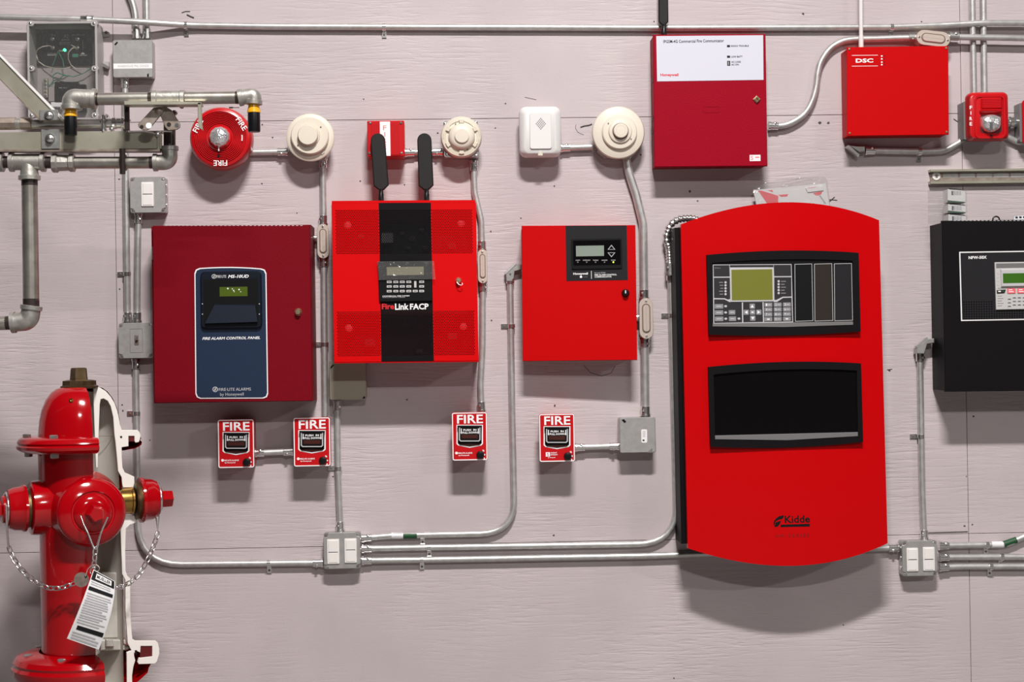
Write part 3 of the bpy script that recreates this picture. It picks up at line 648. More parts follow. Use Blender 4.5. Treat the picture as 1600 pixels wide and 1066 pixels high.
def flp(name, u0, v0, u1, v1, m, da=d0, db=d, parent=None): return t.poly(name, [fl(u0, v0), fl(u1, v0), fl(u1, v1), fl(u0, v1)], da, db, m, 0, parent)
U1, U2 = 0.327, 0.690
V = ((0.0, 0.042), (0.322, 0.682), (0.966, 1.0))
rows = ((0.042, 0.322), (0.682, 0.966)); UA, UB = 0.022, 0.978
door = flp('door', 0, V[1][0], U1, V[1][1], M['red'])
for u0, u1, m in ((U1, U2, 'blackm'), (U2, 1, 'red')): flp('door_band', u0, V[1][0], u1, V[1][1], M[m], parent=door)
for v0, v1 in (V[0], V[2]):
    for u0, u1, m in ((0, U1, 'red'), (U1, U2, 'blackm'), (U2, 1, 'red')): flp('door_edge', u0, v0, u1, v1, M[m], parent=door)
for v0, v1 in rows:
    for u0, u1 in ((0, UA), (UB, 1)): flp('door_edge', u0, v0, u1, v1, M['red'], parent=door)
def perforated(u0, u1, v0, v1, nx, nz, m):
    mb = Mb(); c00 = t.l(*fl(u0, v0), d); c10 = t.l(*fl(u1, v0), d); c01 = t.l(*fl(u0, v1), d); c11 = t.l(*fl(u1, v1), d)
    def W(a, b): return c00 * (1 - a) * (1 - b) + c10 * a * (1 - b) + c11 * a * b + c01 * (1 - a) * b
    for j in range(nz):
        off = 0.5 * (j % 2)
        for i in range(-1, nx):
            x0 = (i + off) / nx; x1 = (i + 1 + off) / nx; y0 = j / nz; y1 = (j + 1) / nz
            if x1 <= 1e-6 or x0 >= 1 - 1e-6: continue
            if x0 < -1e-6 or x1 > 1 + 1e-6:
                a, b_ = max(x0, 0), min(x1, 1); mb.add([W(a, y0), W(b_, y0), W(b_, y1), W(a, y1)], [[0, 3, 2, 1]]); continue
            xm, ym = (x0 + x1) / 2, (y0 + y1) / 2; rx, ry = (x1 - x0) * 0.33, (y1 - y0) * 0.37
            ou = [W(x0, y0), W(xm, y0), W(x1, y0), W(x1, ym), W(x1, y1), W(xm, y1), W(x0, y1), W(x0, ym)]
            ho = [W(xm + rx * math.cos(k * math.pi / 4 - 3 * math.pi / 4), ym + ry * math.sin(k * math.pi / 4 - 3 * math.pi / 4)) for k in range(8)]
            mb.add(ou + ho, [[k, 8 + k, 8 + (k + 1) % 8, (k + 1) % 8] for k in range(8)])
    return t.add('perforated_sheet', mb, M[m], door, recalc=False)
for v0, v1 in rows:
    nz = 28
    perforated(UA, U1, v0, v1, 25, nz, 'red'); perforated(U1, U2, v0, v1, 30, nz, 'blackm'); perforated(U2, UB, v0, v1, 24, nz, 'red')
t.poly('top_flange', [(518.2, 317.4), (742.8, 316.6), (742, 312.6), (518.5, 314)], 0.125, 0.159, M['red'])
t.poly('bottom_lip', [(522, 566.2), (748, 563.8), (747.6, 565.6), (522.6, 568)], 0.13, 0.159, M['redk'])
kp = t.poly('keypad_housing', [(590.6, 409), (673.8, 407.8), (675.6, 470.4), (592.6, 471.8)], d, d + 0.007, M['black'], 0.0015)
t.poly('bezel', [(590.2, 409.3), (674.2, 408), (675.6, 435.4), (592.4, 437.2)], d + 0.007, d + 0.013, M['black'], 0.002, kp)
t.rect('lcd', (604.4, 417, 662, 430), d + 0.013, d + 0.0133, M['lcdbeige'], 0, 0, kp)
t.poly('clear_film', [(589.8, 408.6), (678, 407.8), (680.5, 436.4), (592, 437.8)], d + 0.0142, d + 0.0146, M['film'], 0, kp)
for j, y in enumerate((440.7, 447.9, 455.2)):
    for i, x in enumerate((608.2, 618.4, 628.5, 638.7, 648.8, 658.8)):
        if i == 4 and j < 2: continue
        t.rect('key', (x - 3.9, y - 1.9 - i * 0.04, x + 3.9, y + 1.9 - i * 0.04), d + 0.007, d + 0.009, M['keypale'], 0.7, 0.0004, kp)
        t.rect('key_print', (x - 2.2, y - 0.7 - i * 0.04, x + 2.2, y + 0.7 - i * 0.04), d + 0.009, d + 0.0092, M['midgrey'], 0, 0, kp)
t.rect('key', (647, 439.2, 650.7, 449.6), d + 0.007, d + 0.009, M['keypale'], 0.7, 0.0004, kp)
t.text('lettering', 'COMMERCIAL FIRE SYSTEM', (597.5, 461.8, 639.7, 463.6), d + 0.0073, M['white'], kp, 0, 0.02)
t.text('lettering', 'WITH ETHERNET DIALER', (597.5, 464, 633, 465.4), d + 0.0073, M['lightgrey'], kp)
t.text('lettering', 'Fire', (596.6, 474.4, 615.8, 483.4), d + 0.0003, M['redprint'], None, 0, 0.035)
t.text('lettering', 'Link', (617.2, 474.2, 638.6, 484.2), d + 0.0003, M['white'], None, 0, 0.03)
t.text('lettering', 'FACP', (640.6, 474.4, 669.6, 483.8), d + 0.0003, M['white'], None, 0, 0.03)
lk = lock(t, 716.3, 438.8, d, 4.6, M['brasslock'], door)
t.tube('key_ring', [(714, 441, d + 0.014), (716.5, 444.5, d + 0.016), (720.5, 446, d + 0.016), (722.5, 444.5, d + 0.015), (722, 442, d + 0.014)], 0.0011, M['bright'], lk, 0, 6)
def paddle(x0, y0, x1, y1, w_, d_, ybot, stem_x, nm='antenna', m='blackrub'):
    """flat black paddle antenna"""
    ax = Vector((x1 - x0, y1 - y0)); L_ = ax.length; ax.normalize(); nx = Vector((ax.y, -ax.x)); o = []
    h = w_ / 2
    for i in range(11):
        a = math.pi * i / 10; o.append((x0 + nx.x * h * math.cos(a) + ax.x * (h - h * math.sin(a)), y0 + nx.y * h * math.cos(a) + ax.y * (h - h * math.sin(a))))
    e = Vector((x1, y1)); p = e - ax * h * 0.55
    for kx, q in ((-1.05, p), (-0.32, e + ax * 1), (0.32, e + ax * 1), (1.05, p)): o.append((q.x + nx.x * h * kx, q.y + nx.y * h * kx))
    a_ = t.poly(nm, o, d_, d_ + 0.009, M[m], 0.003)
    st = t.l(stem_x, y1, d_ + 0.005); s2 = t.l(stem_x + 0.4, ybot, d_ + 0.005)
    t.add('stem', tube([st, st.lerp(s2, 0.35), st.lerp(s2, 0.4), s2], 0.006, 10, radii=[0.0066, 0.0066, 0.0076, 0.0076]), M['black'], a_)
paddle(589.6, 208.2, 596, 296, 22.6, 0.09, 315, 595.2); paddle(662.6, 208, 666, 296, 22.4, 0.09, 315, 666.4)

# -- small scarlet panel, door ajar
t = T('fire_alarm_panel', 'small scarlet cabinet with a charcoal corner label, its door slightly ajar', 'alarm panel', 905, 458)
body_r = (817.5, 354.5, 989, 562)
t.rect('cabinet_body', body_r, 0.0, 0.075, M['red2'])
s0 = t
hp = P(815.8, 458, 0.082)
t = T('x', '', '', 0, 0, owner=s0, mx=Matrix.Translation((hp.x, hp.y, hp.z)) @ Matrix.Rotation(R_(-3.2), 4, 'Z'))
d = 0.010
door = t.poly('door', [(814.9, 352.9), (992.8, 351.8), (995.7, 562.8), (816.8, 564.6)], -0.004, d, M['red2'], 0.0012)
lb = t.poly('label_plate', [(883.6, 352.9), (979.3, 352.4), (981, 437.6), (885, 439.1)], d, d + 0.0008, M['charcoal'])
dm = d + 0.0008
md = t.rect('display_housing', (893.2, 373.2, 971.8, 420.3), dm, dm + 0.004, M['black'], 1.5, 0.001)
t.rect('display_window', (895.6, 375.6, 969.6, 414.5), dm + 0.004, dm + 0.0043, M['glassblk'], 0, 0, md)
t.rect('lcd', (900, 384, 943.7, 400.4), dm + 0.0043, dm + 0.0047, M['lcdgrey'], 0, 0, md)
def tri(x, y, w_, h_, up): return [(x - w_ / 2, y + h_ / 2 * up), (x + w_ / 2, y + h_ / 2 * up), (x, y - h_ / 2 * up)]
for y, up in ((386.4, 1), (398.4, -1)):
    a, b = t.pts(tri(955.4, y, 12, 7.4, up), dm + 0.0047), t.pts(tri(955.4, y + 0.5 * up, 9, 5.2, up), dm + 0.0047)
    t.add('arrow', ringprism(a, b, dm + 0.0043, dm + 0.0047), M['lightgrey'], md)
for i, wd in enumerate(('ALARM', 'SUPERVISORY', 'TROUBLE', 'SILENCED', 'POWER')):
    x = 902.8 + i * 13.9; h = (3.4, 6, 4.3, 4.6, 3.3)[i]
    t.text('lettering', wd, (x - h, 405.8, x + h, 407.7), dm + 0.0046, M['lightgrey'], md)
    t.lathe('status_led', x, 409.8, dm + 0.0043, [(1.2, dm + 0.004), (1.2, dm + 0.0049), (0.1, dm + 0.005)], M['ledy'] if i == 4 else M['midgrey'], 8, md)
t.text('lettering', 'Honeywell', (895.8, 426, 918.6, 430.4), dm + 0.0002, M['white'], lb, 0, 0.03)
t.rect('power_mark', (906, 430.9, 909.6, 434.4), dm, dm + 0.0003, M['white'], 1.2, 0, lb); t.text('lettering', 'POWER', (911, 431.8, 918, 433.8), dm + 0.0002, M['midgrey'], lb)
t.rect('rule', (923.7, 423.3, 924.4, 435.8), dm, dm + 0.0003, M['white'], 0, 0, lb)
t.text('lettering', 'Model E700', (929, 425.4, 946, 427.4), dm + 0.0002, M['lightgrey'], lb)
t.text('lettering', 'FIRE ALARM CONTROL', (929, 428.2, 963.6, 430.7), dm + 0.0002, M['white'], lb, 0, 0.02)
t.text('lettering', 'COMMUNICATOR', (929, 431.3, 955.6, 433.8), dm + 0.0002, M['white'], lb, 0, 0.02)
lk = lock(t, 977.3, 458.2, d, 5.4, M['black'], door)
t.rect('key_slot', (976.8, 453.8, 978.2, 458.5), d + 0.0138, d + 0.0142, M['white'], 0, 0, door)

# -- tall scarlet panel with curved top and bottom
t = T('fire_alarm_panel', 'tall scarlet panel with curved top and bottom and two black windows', 'alarm panel', 1228, 600)
t.poly('cabinet_body', [(1054, 356), (1366, 350), (1378, 840), (1064.5, 850)], 0.0, 0.118, M['blackm'])
d = 0.168; de = 0.152
def curved_door():
    top = arc3((1063.8, 350.6), (1225, 316.2), (1373.6, 344.2), 26); bot = arc3((1074.8, 857), (1240, 884.4), (1386.9, 849), 26); v = []; f = []; n = 27
    dq = [de + (d - de) * (1 - (2 * i / 26 - 1) ** 2) for i in range(n)]
    for row, off in ((top, 0.0), (bot, 0.0)):
        for i, (x, y) in enumerate(row): v.append(t.l(x, y, dq[i]))
    for row in (top, bot):
        for i, (x, y) in enumerate(row):
            p = t.l(x, y, dq[i]); p.y = -(dq[i] - 0.020); v.append(p)
    for i in range(n - 1):
        f += [[i, i + 1, n + i + 1, n + i], [2 * n + i + 1, 2 * n + i, 3 * n + i, 3 * n + i + 1], [i + 1, i, 2 * n + i, 2 * n + i + 1], [n + i, n + i + 1, 3 * n + i + 1, 3 * n + i]]
    f += [[0, n, 3 * n, 2 * n], [n - 1, 3 * n - 1, 4 * n - 1, 2 * n - 1]]
    return v, f
door = t.add('door', curved_door(), M['redk'], None, 30)
def arched(tl, at, tr, br, ab, bl, n=16): return arc3(tl, at, tr, n) + arc3(br, ab, bl, n)
def kid_window(o1, o2, name):
    a, b = t.pts(o1, d + 0.007), t.pts(o2, d + 0.007)
    o = t.add(name, ringprism(a, b, d - 0.016, d + 0.007), M['blackm'])
    return o
o1 = arched((1104.4, 398.5), (1226, 391.6), (1341.7, 395.1), (1344.8, 518.1), (1228, 524.3), (1107.8, 522.9))
o2 = arched((1112.2, 411), (1224, 405.4), (1332, 407.5), (1333.4, 508), (1226, 511.5), (1113.4, 510.5))
kw = kid_window(o1, o2, 'upper_window_frame')
t.poly('window_floor', arched((1110, 408), (1224, 402), (1334, 404), (1336, 511), (1226, 515), (1111, 513)), d, d + 0.001, M['black'], 0, kw)
t.poly('sill', [(1113.6, 505.6), (1333, 502.6), (1334, 508), (1226, 511.6), (1113.4, 510.6)], d + 0.001, d + 0.0055, M['midgrey'], 0.001, kw)
df = d + 0.003
fp = t.poly('control_face', [(1113.9, 413.6), (1236.8, 412.8), (1239.3, 503.8), (1114.6, 506.2)], d + 0.001, df, M['lightgrey'], 0)
def face(pts, m='darkgrey', lift=0.0003, nm='face_panel', par=None): return t.poly(nm, pts, df, df + lift, M[m], 0, par or fp)
face([(1114.9, 414.6), (1139.6, 414.4), (1140.2, 432.2), (1115.2, 432.4)])
face([(1209, 414), (1235.8, 413.8), (1236.4, 431.4), (1209.6, 431.6)])
face([(1115.3, 434.2), (1140.3, 434), (1140.9, 467.2), (1137, 468.2), (1132.6, 466), (1115.6, 465.8)])
face([(1209.7, 433.4), (1236.4, 433.2), (1236.8, 463.4), (1223, 463.6), (1213, 468.6), (1210, 468.6)])
face([(1115.8, 467.8), (1132, 468), (1140, 472.2), (1159, 472.2), (1159.6, 503.8), (1116, 504.8)])
face([(1161, 472.4), (1191.4, 472.2), (1192.2, 503.2), (1161.4, 503.8)])
face([(1193.2, 472.2), (1214, 472), (1223.6, 465.6), (1236.8, 465.2), (1238, 502.4), (1194, 503.2)])
face([(1140.4, 414.4), (1208.4, 414), (1208.6, 417.6), (1140.5, 417.9)])
t.rect('lcd_frame', (1140.8, 418.6, 1209.2, 471.4), df, df + 0.0022, M['lightgrey'], 0.5, 0, fp)
t.rect('lcd', (1142.8, 421, 1207.4, 469.2), df + 0.0022, df + 0.0026, M['lcdolive'], 0, 0, fp)
dk = df + 0.0003
def key(x, y, w_, h_, m='keygrey', txt=None):
    t.rect('key', (x - w_ / 2, y - h_ / 2, x + w_ / 2, y + h_ / 2), dk, dk + 0.0006, M[m], 1, 0, fp)
for i, x in enumerate((1200.6, 1215.2, 1229.6)):
    for j, y in enumerate((476.4, 483.9, 491.4, 498.9)):
        key(x, y - i * 0.25, 12.4, 6.4)
        n = j * 3 + i + 1
        s_ = {10: '*', 11: '0', 12: '#'}.get(n, str(n))
        if n < 10 or n == 11:
            t.text('lettering', s_, (x - 4, y - 1.8 - i * .25, x - 1.8, y + 1.8 - i * .25), dk + 0.0008, M['white'], fp)
            t.rect('key_print', (x - 0.6, y - 0.6 - i * .25, x + 3.8, y + 0.7 - i * .25), dk + 0.0006, dk + 0.0008, M['lightgrey'], 0, 0, fp)
        else: t.rect('key_print', (x - 2, y - 0.8 - i * .25, x + 2, y + 0.9 - i * .25), dk + 0.0006, dk + 0.0008, M['white'], 0, 0, fp)
for x, y, k in ((1175.4, 478.6, 'u'), (1176.2, 497.4, 'd'), (1166, 488.1, 'l'), (1185.6, 487.9, 'r'), (1175.8, 488, 'c')):
    key(x, y, 8.4, 8.0)
    a = {'u': [(-2.6, 2), (2.6, 2), (0, -2.4)], 'd': [(-2.6, -2), (2.6, -2), (0, 2.4)], 'l': [(2, -2.6), (2, 2.6), (-2.4, 0)], 'r': [(-2, -2.6), (-2, 2.6), (2.4, 0)], 'c': [(-1.8, -1), (1.8, -1), (1.8, 1), (-1.8, 1)]}[k]
    t.poly('arrow_print', [(x + p, y + q) for p, q in a], dk + 0.0006, dk + 0.0008, M['white'], 0, fp)
for x, y, w_ in ((1123.4, 478.8, 13.6), (1123.4, 488.6, 13.6), (1123.6, 498.4, 13.6), (1143.8, 488.2, 10.4), (1144.6, 498.2, 11.4)):
    key(x, y, w_, 7.2); t.rect('key_print', (x - w_ * .3, y - .7, x + w_ * .3, y + .7), dk + 0.0006, dk + 0.0008, M['lightgrey'], 0, 0, fp)
for x, y in ((1133.8, 478.6), (1133.8, 488.4), (1134, 498.2), (1154.6, 498)):
    t.poly('key_tab', [(x - 2.6, y), (x - 1, y - 1.6), (x + 1.4, y - 1.6), (x + 2.4, y), (x + 1.4, y + 1.6), (x - 1, y + 1.6)], dk, dk + 0.0005, M['lightgrey'], 0, fp)
for i in range(5):
    for x, y in ((1133.6, 441.4 + i * 4.6), (1216.6, 439.7 + i * 4.6)):
        t.lathe('status_led', x, y, dk, [(1.9, dk), (1.9, dk + 0.0005), (0.1, dk + 0.0006)], M['lightgrey'], 8, fp)
    t.rect('led_print', (1123.5 + (i % 3), 440.8 + i * 4.6, 1130, 442 + i * 4.6), dk, dk + 0.0003, M['keygrey'], 0, 0, fp)
    t.rect('led_print', (1220.4, 439.2 + i * 4.6, 1228 - (i % 2) * 2, 440.4 + i * 4.6), dk, dk + 0.0003, M['keygrey'], 0, 0, fp)
t.text('lettering', '2X-Series', (1116.4, 417.6, 1126, 420), dk + 0.0002, M['keygrey'], fp)
for (x0, x1), m in zip(((1241.6, 1270), (1272.2, 1301.2), (1303.2, 1332)), ('black', 'brownfilm', 'charcoal')):
    q = [(x0, 412.8 - (x0 - 1240) * .012), (x1 - 1.2, 412.4 - (x1 - 1240) * .012), (x1 + .6, 502 - (x1 - 1240) * .012), (x0 + .8, 502.6 - (x0 - 1240) * .012)]
    a = t.pts(q, df); bl_ = t.poly('blank_module', q, d + 0.001, df - 0.0003, M[m], 0)
    t.add('module_border', ringprism(a, inset(a, 0.0013), d + 0.001, df), M['lightgrey'], bl_)
o1 = arched((1107.1, 573.7), (1228, 565.6), (1345.5, 568), (1348.7, 690.8), (1230, 699.6), (1110.3, 698.2))
o2 = arched((1115, 585.5), (1228, 577.5), (1338.8, 579.2), (1340.7, 682), (1230, 688.5), (1117.3, 687))
kw = kid_window(o1, o2, 'lower_window_frame')
t.poly('glass', arched((1112, 583), (1228, 575), (1341, 577), (1343, 684), (1230, 690.5), (1115, 689)), d, d + 0.0015, M['glassblk'], 0, kw)
t.poly('sill', [(1117, 680.8), (1341, 675.4), (1341.5, 682), (1230, 688.5), (1117.3, 687)], d + 0.0015, d + 0.0055, M['midgrey'], 0.001, kw)
q = d + 0.0003
t.text('lettering', 'Kidde', (1225.8, 805.6, 1265.8, 817.2), q, M['black'], None, -0.012, 0.02)
t.poly('emblem', [(1209, 822), (1208.8, 816), (1212, 811), (1217, 807), (1224.5, 805.2), (1224.5, 808), (1222, 811.2), (1216, 812.4), (1212, 815)], d, q, M['black'])
t.poly('emblem', [(1212, 816.6), (1220.5, 813.6), (1219, 818), (1215.5, 822.6), (1212, 824), (1209.8, 822.5)], d, q, M['black'])
t.poly('bar', [(1219.4, 820.2), (1265.5, 818.6), (1265.5, 822.8), (1219.8, 824)], d, q, M['black'])
t.text('lettering', 'VM SERIES', (1211.4, 834.8, 1264.6, 840), q, M['reddeep'], None, -0.012, 0, 0, 2, 1.5)

# -- crimson communicator box
t = T('communicator_box', 'crimson box with a white top label, one paddle antenna rising above it', 'alarm panel', 1109, 157)
t.rect('cabinet_body', (1021.5, 55, 1197, 260), 0.0, 0.074, M['crim'])
d = 0.085
door = t.poly('door', [(1020.4, 54.2), (1196.3, 53), (1199.3, 259.6), (1022.6, 261.2)], 0.0745, d, M['crim'], 0.0018)
lb = t.poly('label_plate', [(1025.4, 56.4), (1192.4, 55), (1193, 124.8), (1026.8, 127.2)], d, d + 0.0008, M['whiteplate'])
q = d + 0.001
t.text('lettering', 'IPGSM-4G Commercial Fire Communicator', (1036, 61.8, 1131.6, 66.6), q, M['charcoal'], lb, -0.008, 0.015)
for x0, x1, y0, y1, s_ in ((1142, 1170, 70.4, 73.1, 'RADIO TROUBLE'), (1142.3, 1160.2, 87.2, 90, 'LOW BATT'), (1142.6, 1157.6, 95.4, 98.2, 'AC LOSS'), (1142.7, 1154.2, 99.6, 102.4, 'AC ON')):
    t.text('lettering', s_, (x0, y0, x1, y1), q, M['charcoal'], lb, 0, 0.02)
for x, y, h in ((1138.3, 72.1, 3.6), (1138.4, 88.7, 3.6), (1138.6, 99, 7.8)): t.rect('led_window', (x - 2.4, y - h / 2, x + 2.4, y + h / 2), d + 0.0008, q, M['charcoal'], 0.4, 0, lb)
t.rect('led_window', (1137.9, 96.4, 1138.9, 101.5), q, q + 0.0002, M['lightgrey'], 0, 0, lb)
t.text('lettering', 'Honeywell', (1031.8, 114.7, 1060.4, 120.3), q, M['redprint'], lb, 0, 0.03)
o = t.lathe('lock', 1182.2, 155.4, d, [(6.2, d), (6.0, d + 0.003), (4.6, d + 0.004), (4.2, d + 0.009), (0.1, d + 0.009)], M['brasslock'], 4, door)
t.lathe('keyhole', 1182.2, 155.4, d, [(2.6, d + 0.009), (2.6, d + 0.0095), (0.1, d + 0.0095)], M['bronze'], 10, door)
t.ring('embossed_slot', (1097.5, 166, 1125.5, 176), 1.0, d, d + 0.0008, M['crim'], 3.5, door)
st = t.rect('sticker', (1171.2, 242, 1188.4, 251.8), d, d + 0.0004, M['paper'], 0.4)
t.text('lettering', 'S', (1173, 243.6, 1177, 250), d + 0.0005, M['pinkprint'], st); t.rect('print', (1180, 245, 1186.5, 246.6), d + 0.0004, d + 0.0006, M['pinkprint'], 0, 0, st)
for y in (120, 180, 200): t.rect('hinge_slot', (1019.6, y, 1020.5, y + 8), 0.03, 0.06, M['reddeep'])
paddle(1036.2, -70, 1037, 38, 14.5, 0.035, 55, 1037.3)

# -- square scarlet box
t = T('communicator_box', 'plain scarlet screwed box with a small white logo, white rod antenna above', 'alarm panel', 1402, 142)
t.rect('cabinet_body', (1324.2, 74.6, 1481.6, 211), 0.0, 0.080, M['red2'])
d = 0.085
door = t.poly('front_cover', [(1323.2, 73.7), (1481.8, 71.8), (1482.7, 210.5), (1323.3, 212.5)], 0.0803, d, M['red2'], 0.001)
for x, y in ((1326.9, 76.9), (1478.2, 75.3), (1327.5, 208.2), (1479, 206.3)): screw(t, x, y, d, 1.9, M['brasslock'], door)
q = d + 0.0003
t.text('lettering', 'DSC', (1336.8, 91.4, 1364.7, 98), q, M['white'], None, 0, 0.035)
for y in (86.4, 103.2): t.rect('rule', (1330.6, y - 0.35, 1372, y + 0.35), d, q, M['white'])
for i, y in enumerate((87.5, 92, 97, 101)):
    t.rect('icon', (1376.5, y - 1, 1379, y + 1.2), d, q, M['white'], 0.5); t.lathe('led_hole', 1382, y, d, [(0.9, d), (0.9, q), (0.1, q)], M['black'], 8)
q2 = t.l(1344.5, -60, 0.04); q3 = t.l(1345.4, 56, 0.04); q4 = t.l(1345.5, 75, 0.04)
t.add('antenna', tube([q2, q3], 0.0058, 12), M['whitepl']); t.add('antenna_base', tube([q3, q4], 0.0072, 12), M['whitepl'])

# -- black panel at the right edge
t = T('fire_alarm_panel', 'black cabinet cut by the right frame edge, with a white-ruled label and grey keypad', 'alarm panel', 1600, 480)
d = 0.138; RE = 1760
t.poly('cabinet_body', [(1473.6, 347.6), (RE, 345), (RE + 4, 610), (1478.4, 610.6)], 0.0, d - 0.012, M['blackm'])
door = t.poly('door', [(1471.6, 345), (RE, 341), (RE + 5, 609), (1476.6, 612.4)], d - 0.011, d, M['blackm'], 0.0015)
t.rect('hinge_slot', (1470.8, 371, 1471.8, 402), 0.1, d - 0.0115, M['blackm'])
for i in range(18): t.rect('vent_slit', (1490 + i * 6.2, 344.3, 1494 + i * 6.2, 345.1), d - 0.004, d + 0.0003, M['lightgrey'], 0, 0, door)
lo = [(1498.7, 393.6), (1700, 390.4), (1702.5, 498.2), (1501.6, 501.8)]
a = t.pts(lo, d + 0.001); lb = t.poly('label_plate', lo, d, d + 0.0008, M['charcoal'])
t.add('label_border', ringprism(a, inset(a, 0.0032), d, d + 0.0014), M['paper'], lb)
t.text('lettering', 'NFW-50X', (1513, 400, 1542, 404.8), d + 0.001, M['white'], None, -0.012, 0.03)
mb = Mb(); mc = Mb()
for j in range(8):
    for i in range(26):
        x, y = 1506 + i * 3.95 + j * 0.06, 472.2 + j * 3.75 - i * 0.045
        if 1552.5 < x < 1665 and y < 486: continue
        c = t.l(x, y, d + 0.0009); mb.add(*prism(circ(c.x, c.z, 0.0020, 6), d + 0.0008, d + 0.0011))
o = t.add('vent_holes', mb, M['glassblk'], lb); o['kind'] = 'stuff'
kp = t.poly('keypad', [(1554.4, 410), (1664, 408.4), (1666, 482), (1556.7, 484.2)], d + 0.0008, d + 0.006, M['keypale'], 0.001)
t.poly('top_shade', [(1556.4, 411.8), (1663, 410.2), (1663.2, 417), (1556.6, 419)], d + 0.006, d + 0.0066, M['midgrey'], 0, kp)
t.poly('bezel', [(1564, 421), (1655, 419.6), (1656.5, 446.6), (1565, 448.4)], d + 0.006, d + 0.012, M['lightgrey'], 0.002, kp)
t.poly('lcd', [(1567, 427.4), (1650, 426), (1651, 441), (1567.4, 442.6)], d + 0.012, d + 0.0125, M['lcddark'], 0, kp)
for i in range(4): t.rect('side_mark', (1557.6, 424 + i * 6, 1561.4, 428.6 + i * 6), d + 0.006, d + 0.0066, M['lightgrey'], 0.8, 0, kp)
t.rect('shadow_line', (1557.5, 449.4, 1662, 450.2), d + 0.006, d + 0.0063, M['midgrey'], 0, 0, kp)
q = d + 0.006
o = t.poly('ack_key', [(1557.6, 453.6), (1571.6, 452.4), (1569.6, 458), (1558, 458.8)], q, q + 0.0015, M['charcoal'], 0, kp)
t.lathe('ack_led', 1567.2, 455.3, q, [(1.6, q), (1.6, q + 0.002), (0.1, q + 0.0021)], M['green'], 10, kp); t.rect('key_print', (1559.6, 454.6, 1564, 456.4), q + 0.0015, q + 0.0017, M['white'], 0, 0, kp)
for i in range(5):
    x = 1574 + i * 15.8; t.rect('red_key', (x, 450.8 - i * .2, x + 13, 458.8 - i * .2), q, q + 0.002, M['pinkprint'], 1, 0.0005, kp)
    t.rect('key_print', (x + 2, 452.4 - i * .2, x + 8, 453.6 - i * .2), q + 0.002, q + 0.0022, M['white'], 0, 0, kp); t.rect('key_print', (x + 2, 455.4 - i * .2, x + 10, 456.6 - i * .2), q + 0.002, q + 0.0022, M['white'], 0, 0, kp)
    t.rect('led_print', (1558.4, 462.4 + i * 3.8, 1566 + (i % 2) * 2, 463.1 + i * 3.8), q, q + 0.0003, M['midgrey'], 0, 0, kp)
for j in range(3):
    for i in range(11):
        x, y = 1574 + i * 7.8, 467 + j * 5.6 - i * 0.1 - (2 if i else 0)
        t.rect('key', (x, y - 1.6, x + 6.4, y + 1.4), q, q + 0.0008, M['lightgrey'], 0.8, 0, kp); t.rect('key_print', (x + 1, y + 0.0, x + 5.4, y + 1.0), q + 0.0008, q + 0.001, M['charcoal'], 0, 0, kp)
# ---------------------------------------------------------------- alarm devices on the wall
# -- round horn strobe
t = T('horn_strobe', 'round red horn with concentric grooves, clear centre lamp and FIRE lettering', 'fire alarm', 344.5, 215.5, 0.045)
prof = [(34, -0.045), (34, 0.0), (48.5, 0.002), (48.8, 0.03), (47.5, 0.045), (45, 0.052), (41.5, 0.055)]
for i in range(8):
    r = 40.5 - i * 2.6; prof += [(r, 0.0555), (r - 0.3, 0.0505), (r - 1.2, 0.0505), (r - 1.5, 0.0555)]
prof += [(18.5, 0.055), (17.5, 0.062), (0.1, 0.062)]
t.lathe('housing', 344.3, 215.2, 0.05, prof, M['redpl'], 56, None, 25)
o = t.lathe('lamp_lens', 342.6, 213.6, 0.07, [(16.2, 0.058), (16.2, 0.066), (14.8, 0.073), (11, 0.079), (5, 0.083), (0.1, 0.084)], M['lens'], 11, None, 5)
t.tube('lens_tab', [(341.8, 227, 0.064), (341.8, 236, 0.062)], 0.002, M['white'], o)
t.lathe('hole', 341.6, 244, 0.055, [(2.4, 0.0553), (2.3, 0.0558), (0.1, 0.0558)], M['black'], 12)
for an in (57, 180, -62):
    a = R_(an); x, y = 344.3 + 39.6 * math.sin(a), 215.2 - 39.6 * math.cos(a)
    t.text('lettering', 'FIRE', (x - 10.6, y - 4.2, x + 10.6, y + 4.2), 0.0562, M['white'], None, a, 0.012)
for i in range(5):
    a = R_(84 + i * 3.2); x, y = 344.3 + 34 * math.sin(a), 215.2 - 34 * math.cos(a)
    t.rect('print', (x - 1, y - 0.7, x + 1, y + 0.7), 0.0556, 0.0562, M['white'])
# -- cream detectors
def dome(t, x, y, base, rings, m='cream', seg=48):
    for (nm, cx_, cy_, prof) in rings: t.lathe(nm, cx_, cy_, base, prof, M[m], seg)
t = T('smoke_detector', 'cream round detector with a plain raised cap, right of the round red horn', 'smoke detector', 484, 214, 0.03)
t.poly('back_box', [(470, 182), (500, 182), (513, 196), (513, 240), (507, 249), (470, 249), (456, 238), (456, 195)], -0.03, 0.028, M['boxside'], 0.001)
t.lathe('base_ring', 484.6, 214.8, 0.045, [(36.4, 0.029), (37.2, 0.033), (37.2, 0.043), (35.5, 0.046), (30.5, 0.0475), (0.1, 0.0475)], M['cream'], 56)
o = t.lathe('body', 484.2, 212.3, 0.055, [(29.6, 0.047), (29.4, 0.06), (27.8, 0.063), (0.1, 0.064)], M['cream'], 48)
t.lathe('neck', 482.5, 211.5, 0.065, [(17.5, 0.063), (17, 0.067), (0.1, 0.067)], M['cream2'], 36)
t.lathe('cap', 481, 211.3, 0.075, [(15.4, 0.067), (16, 0.069), (15.8, 0.078), (14.6, 0.081), (0.1, 0.0815)], M['cream'], 40)
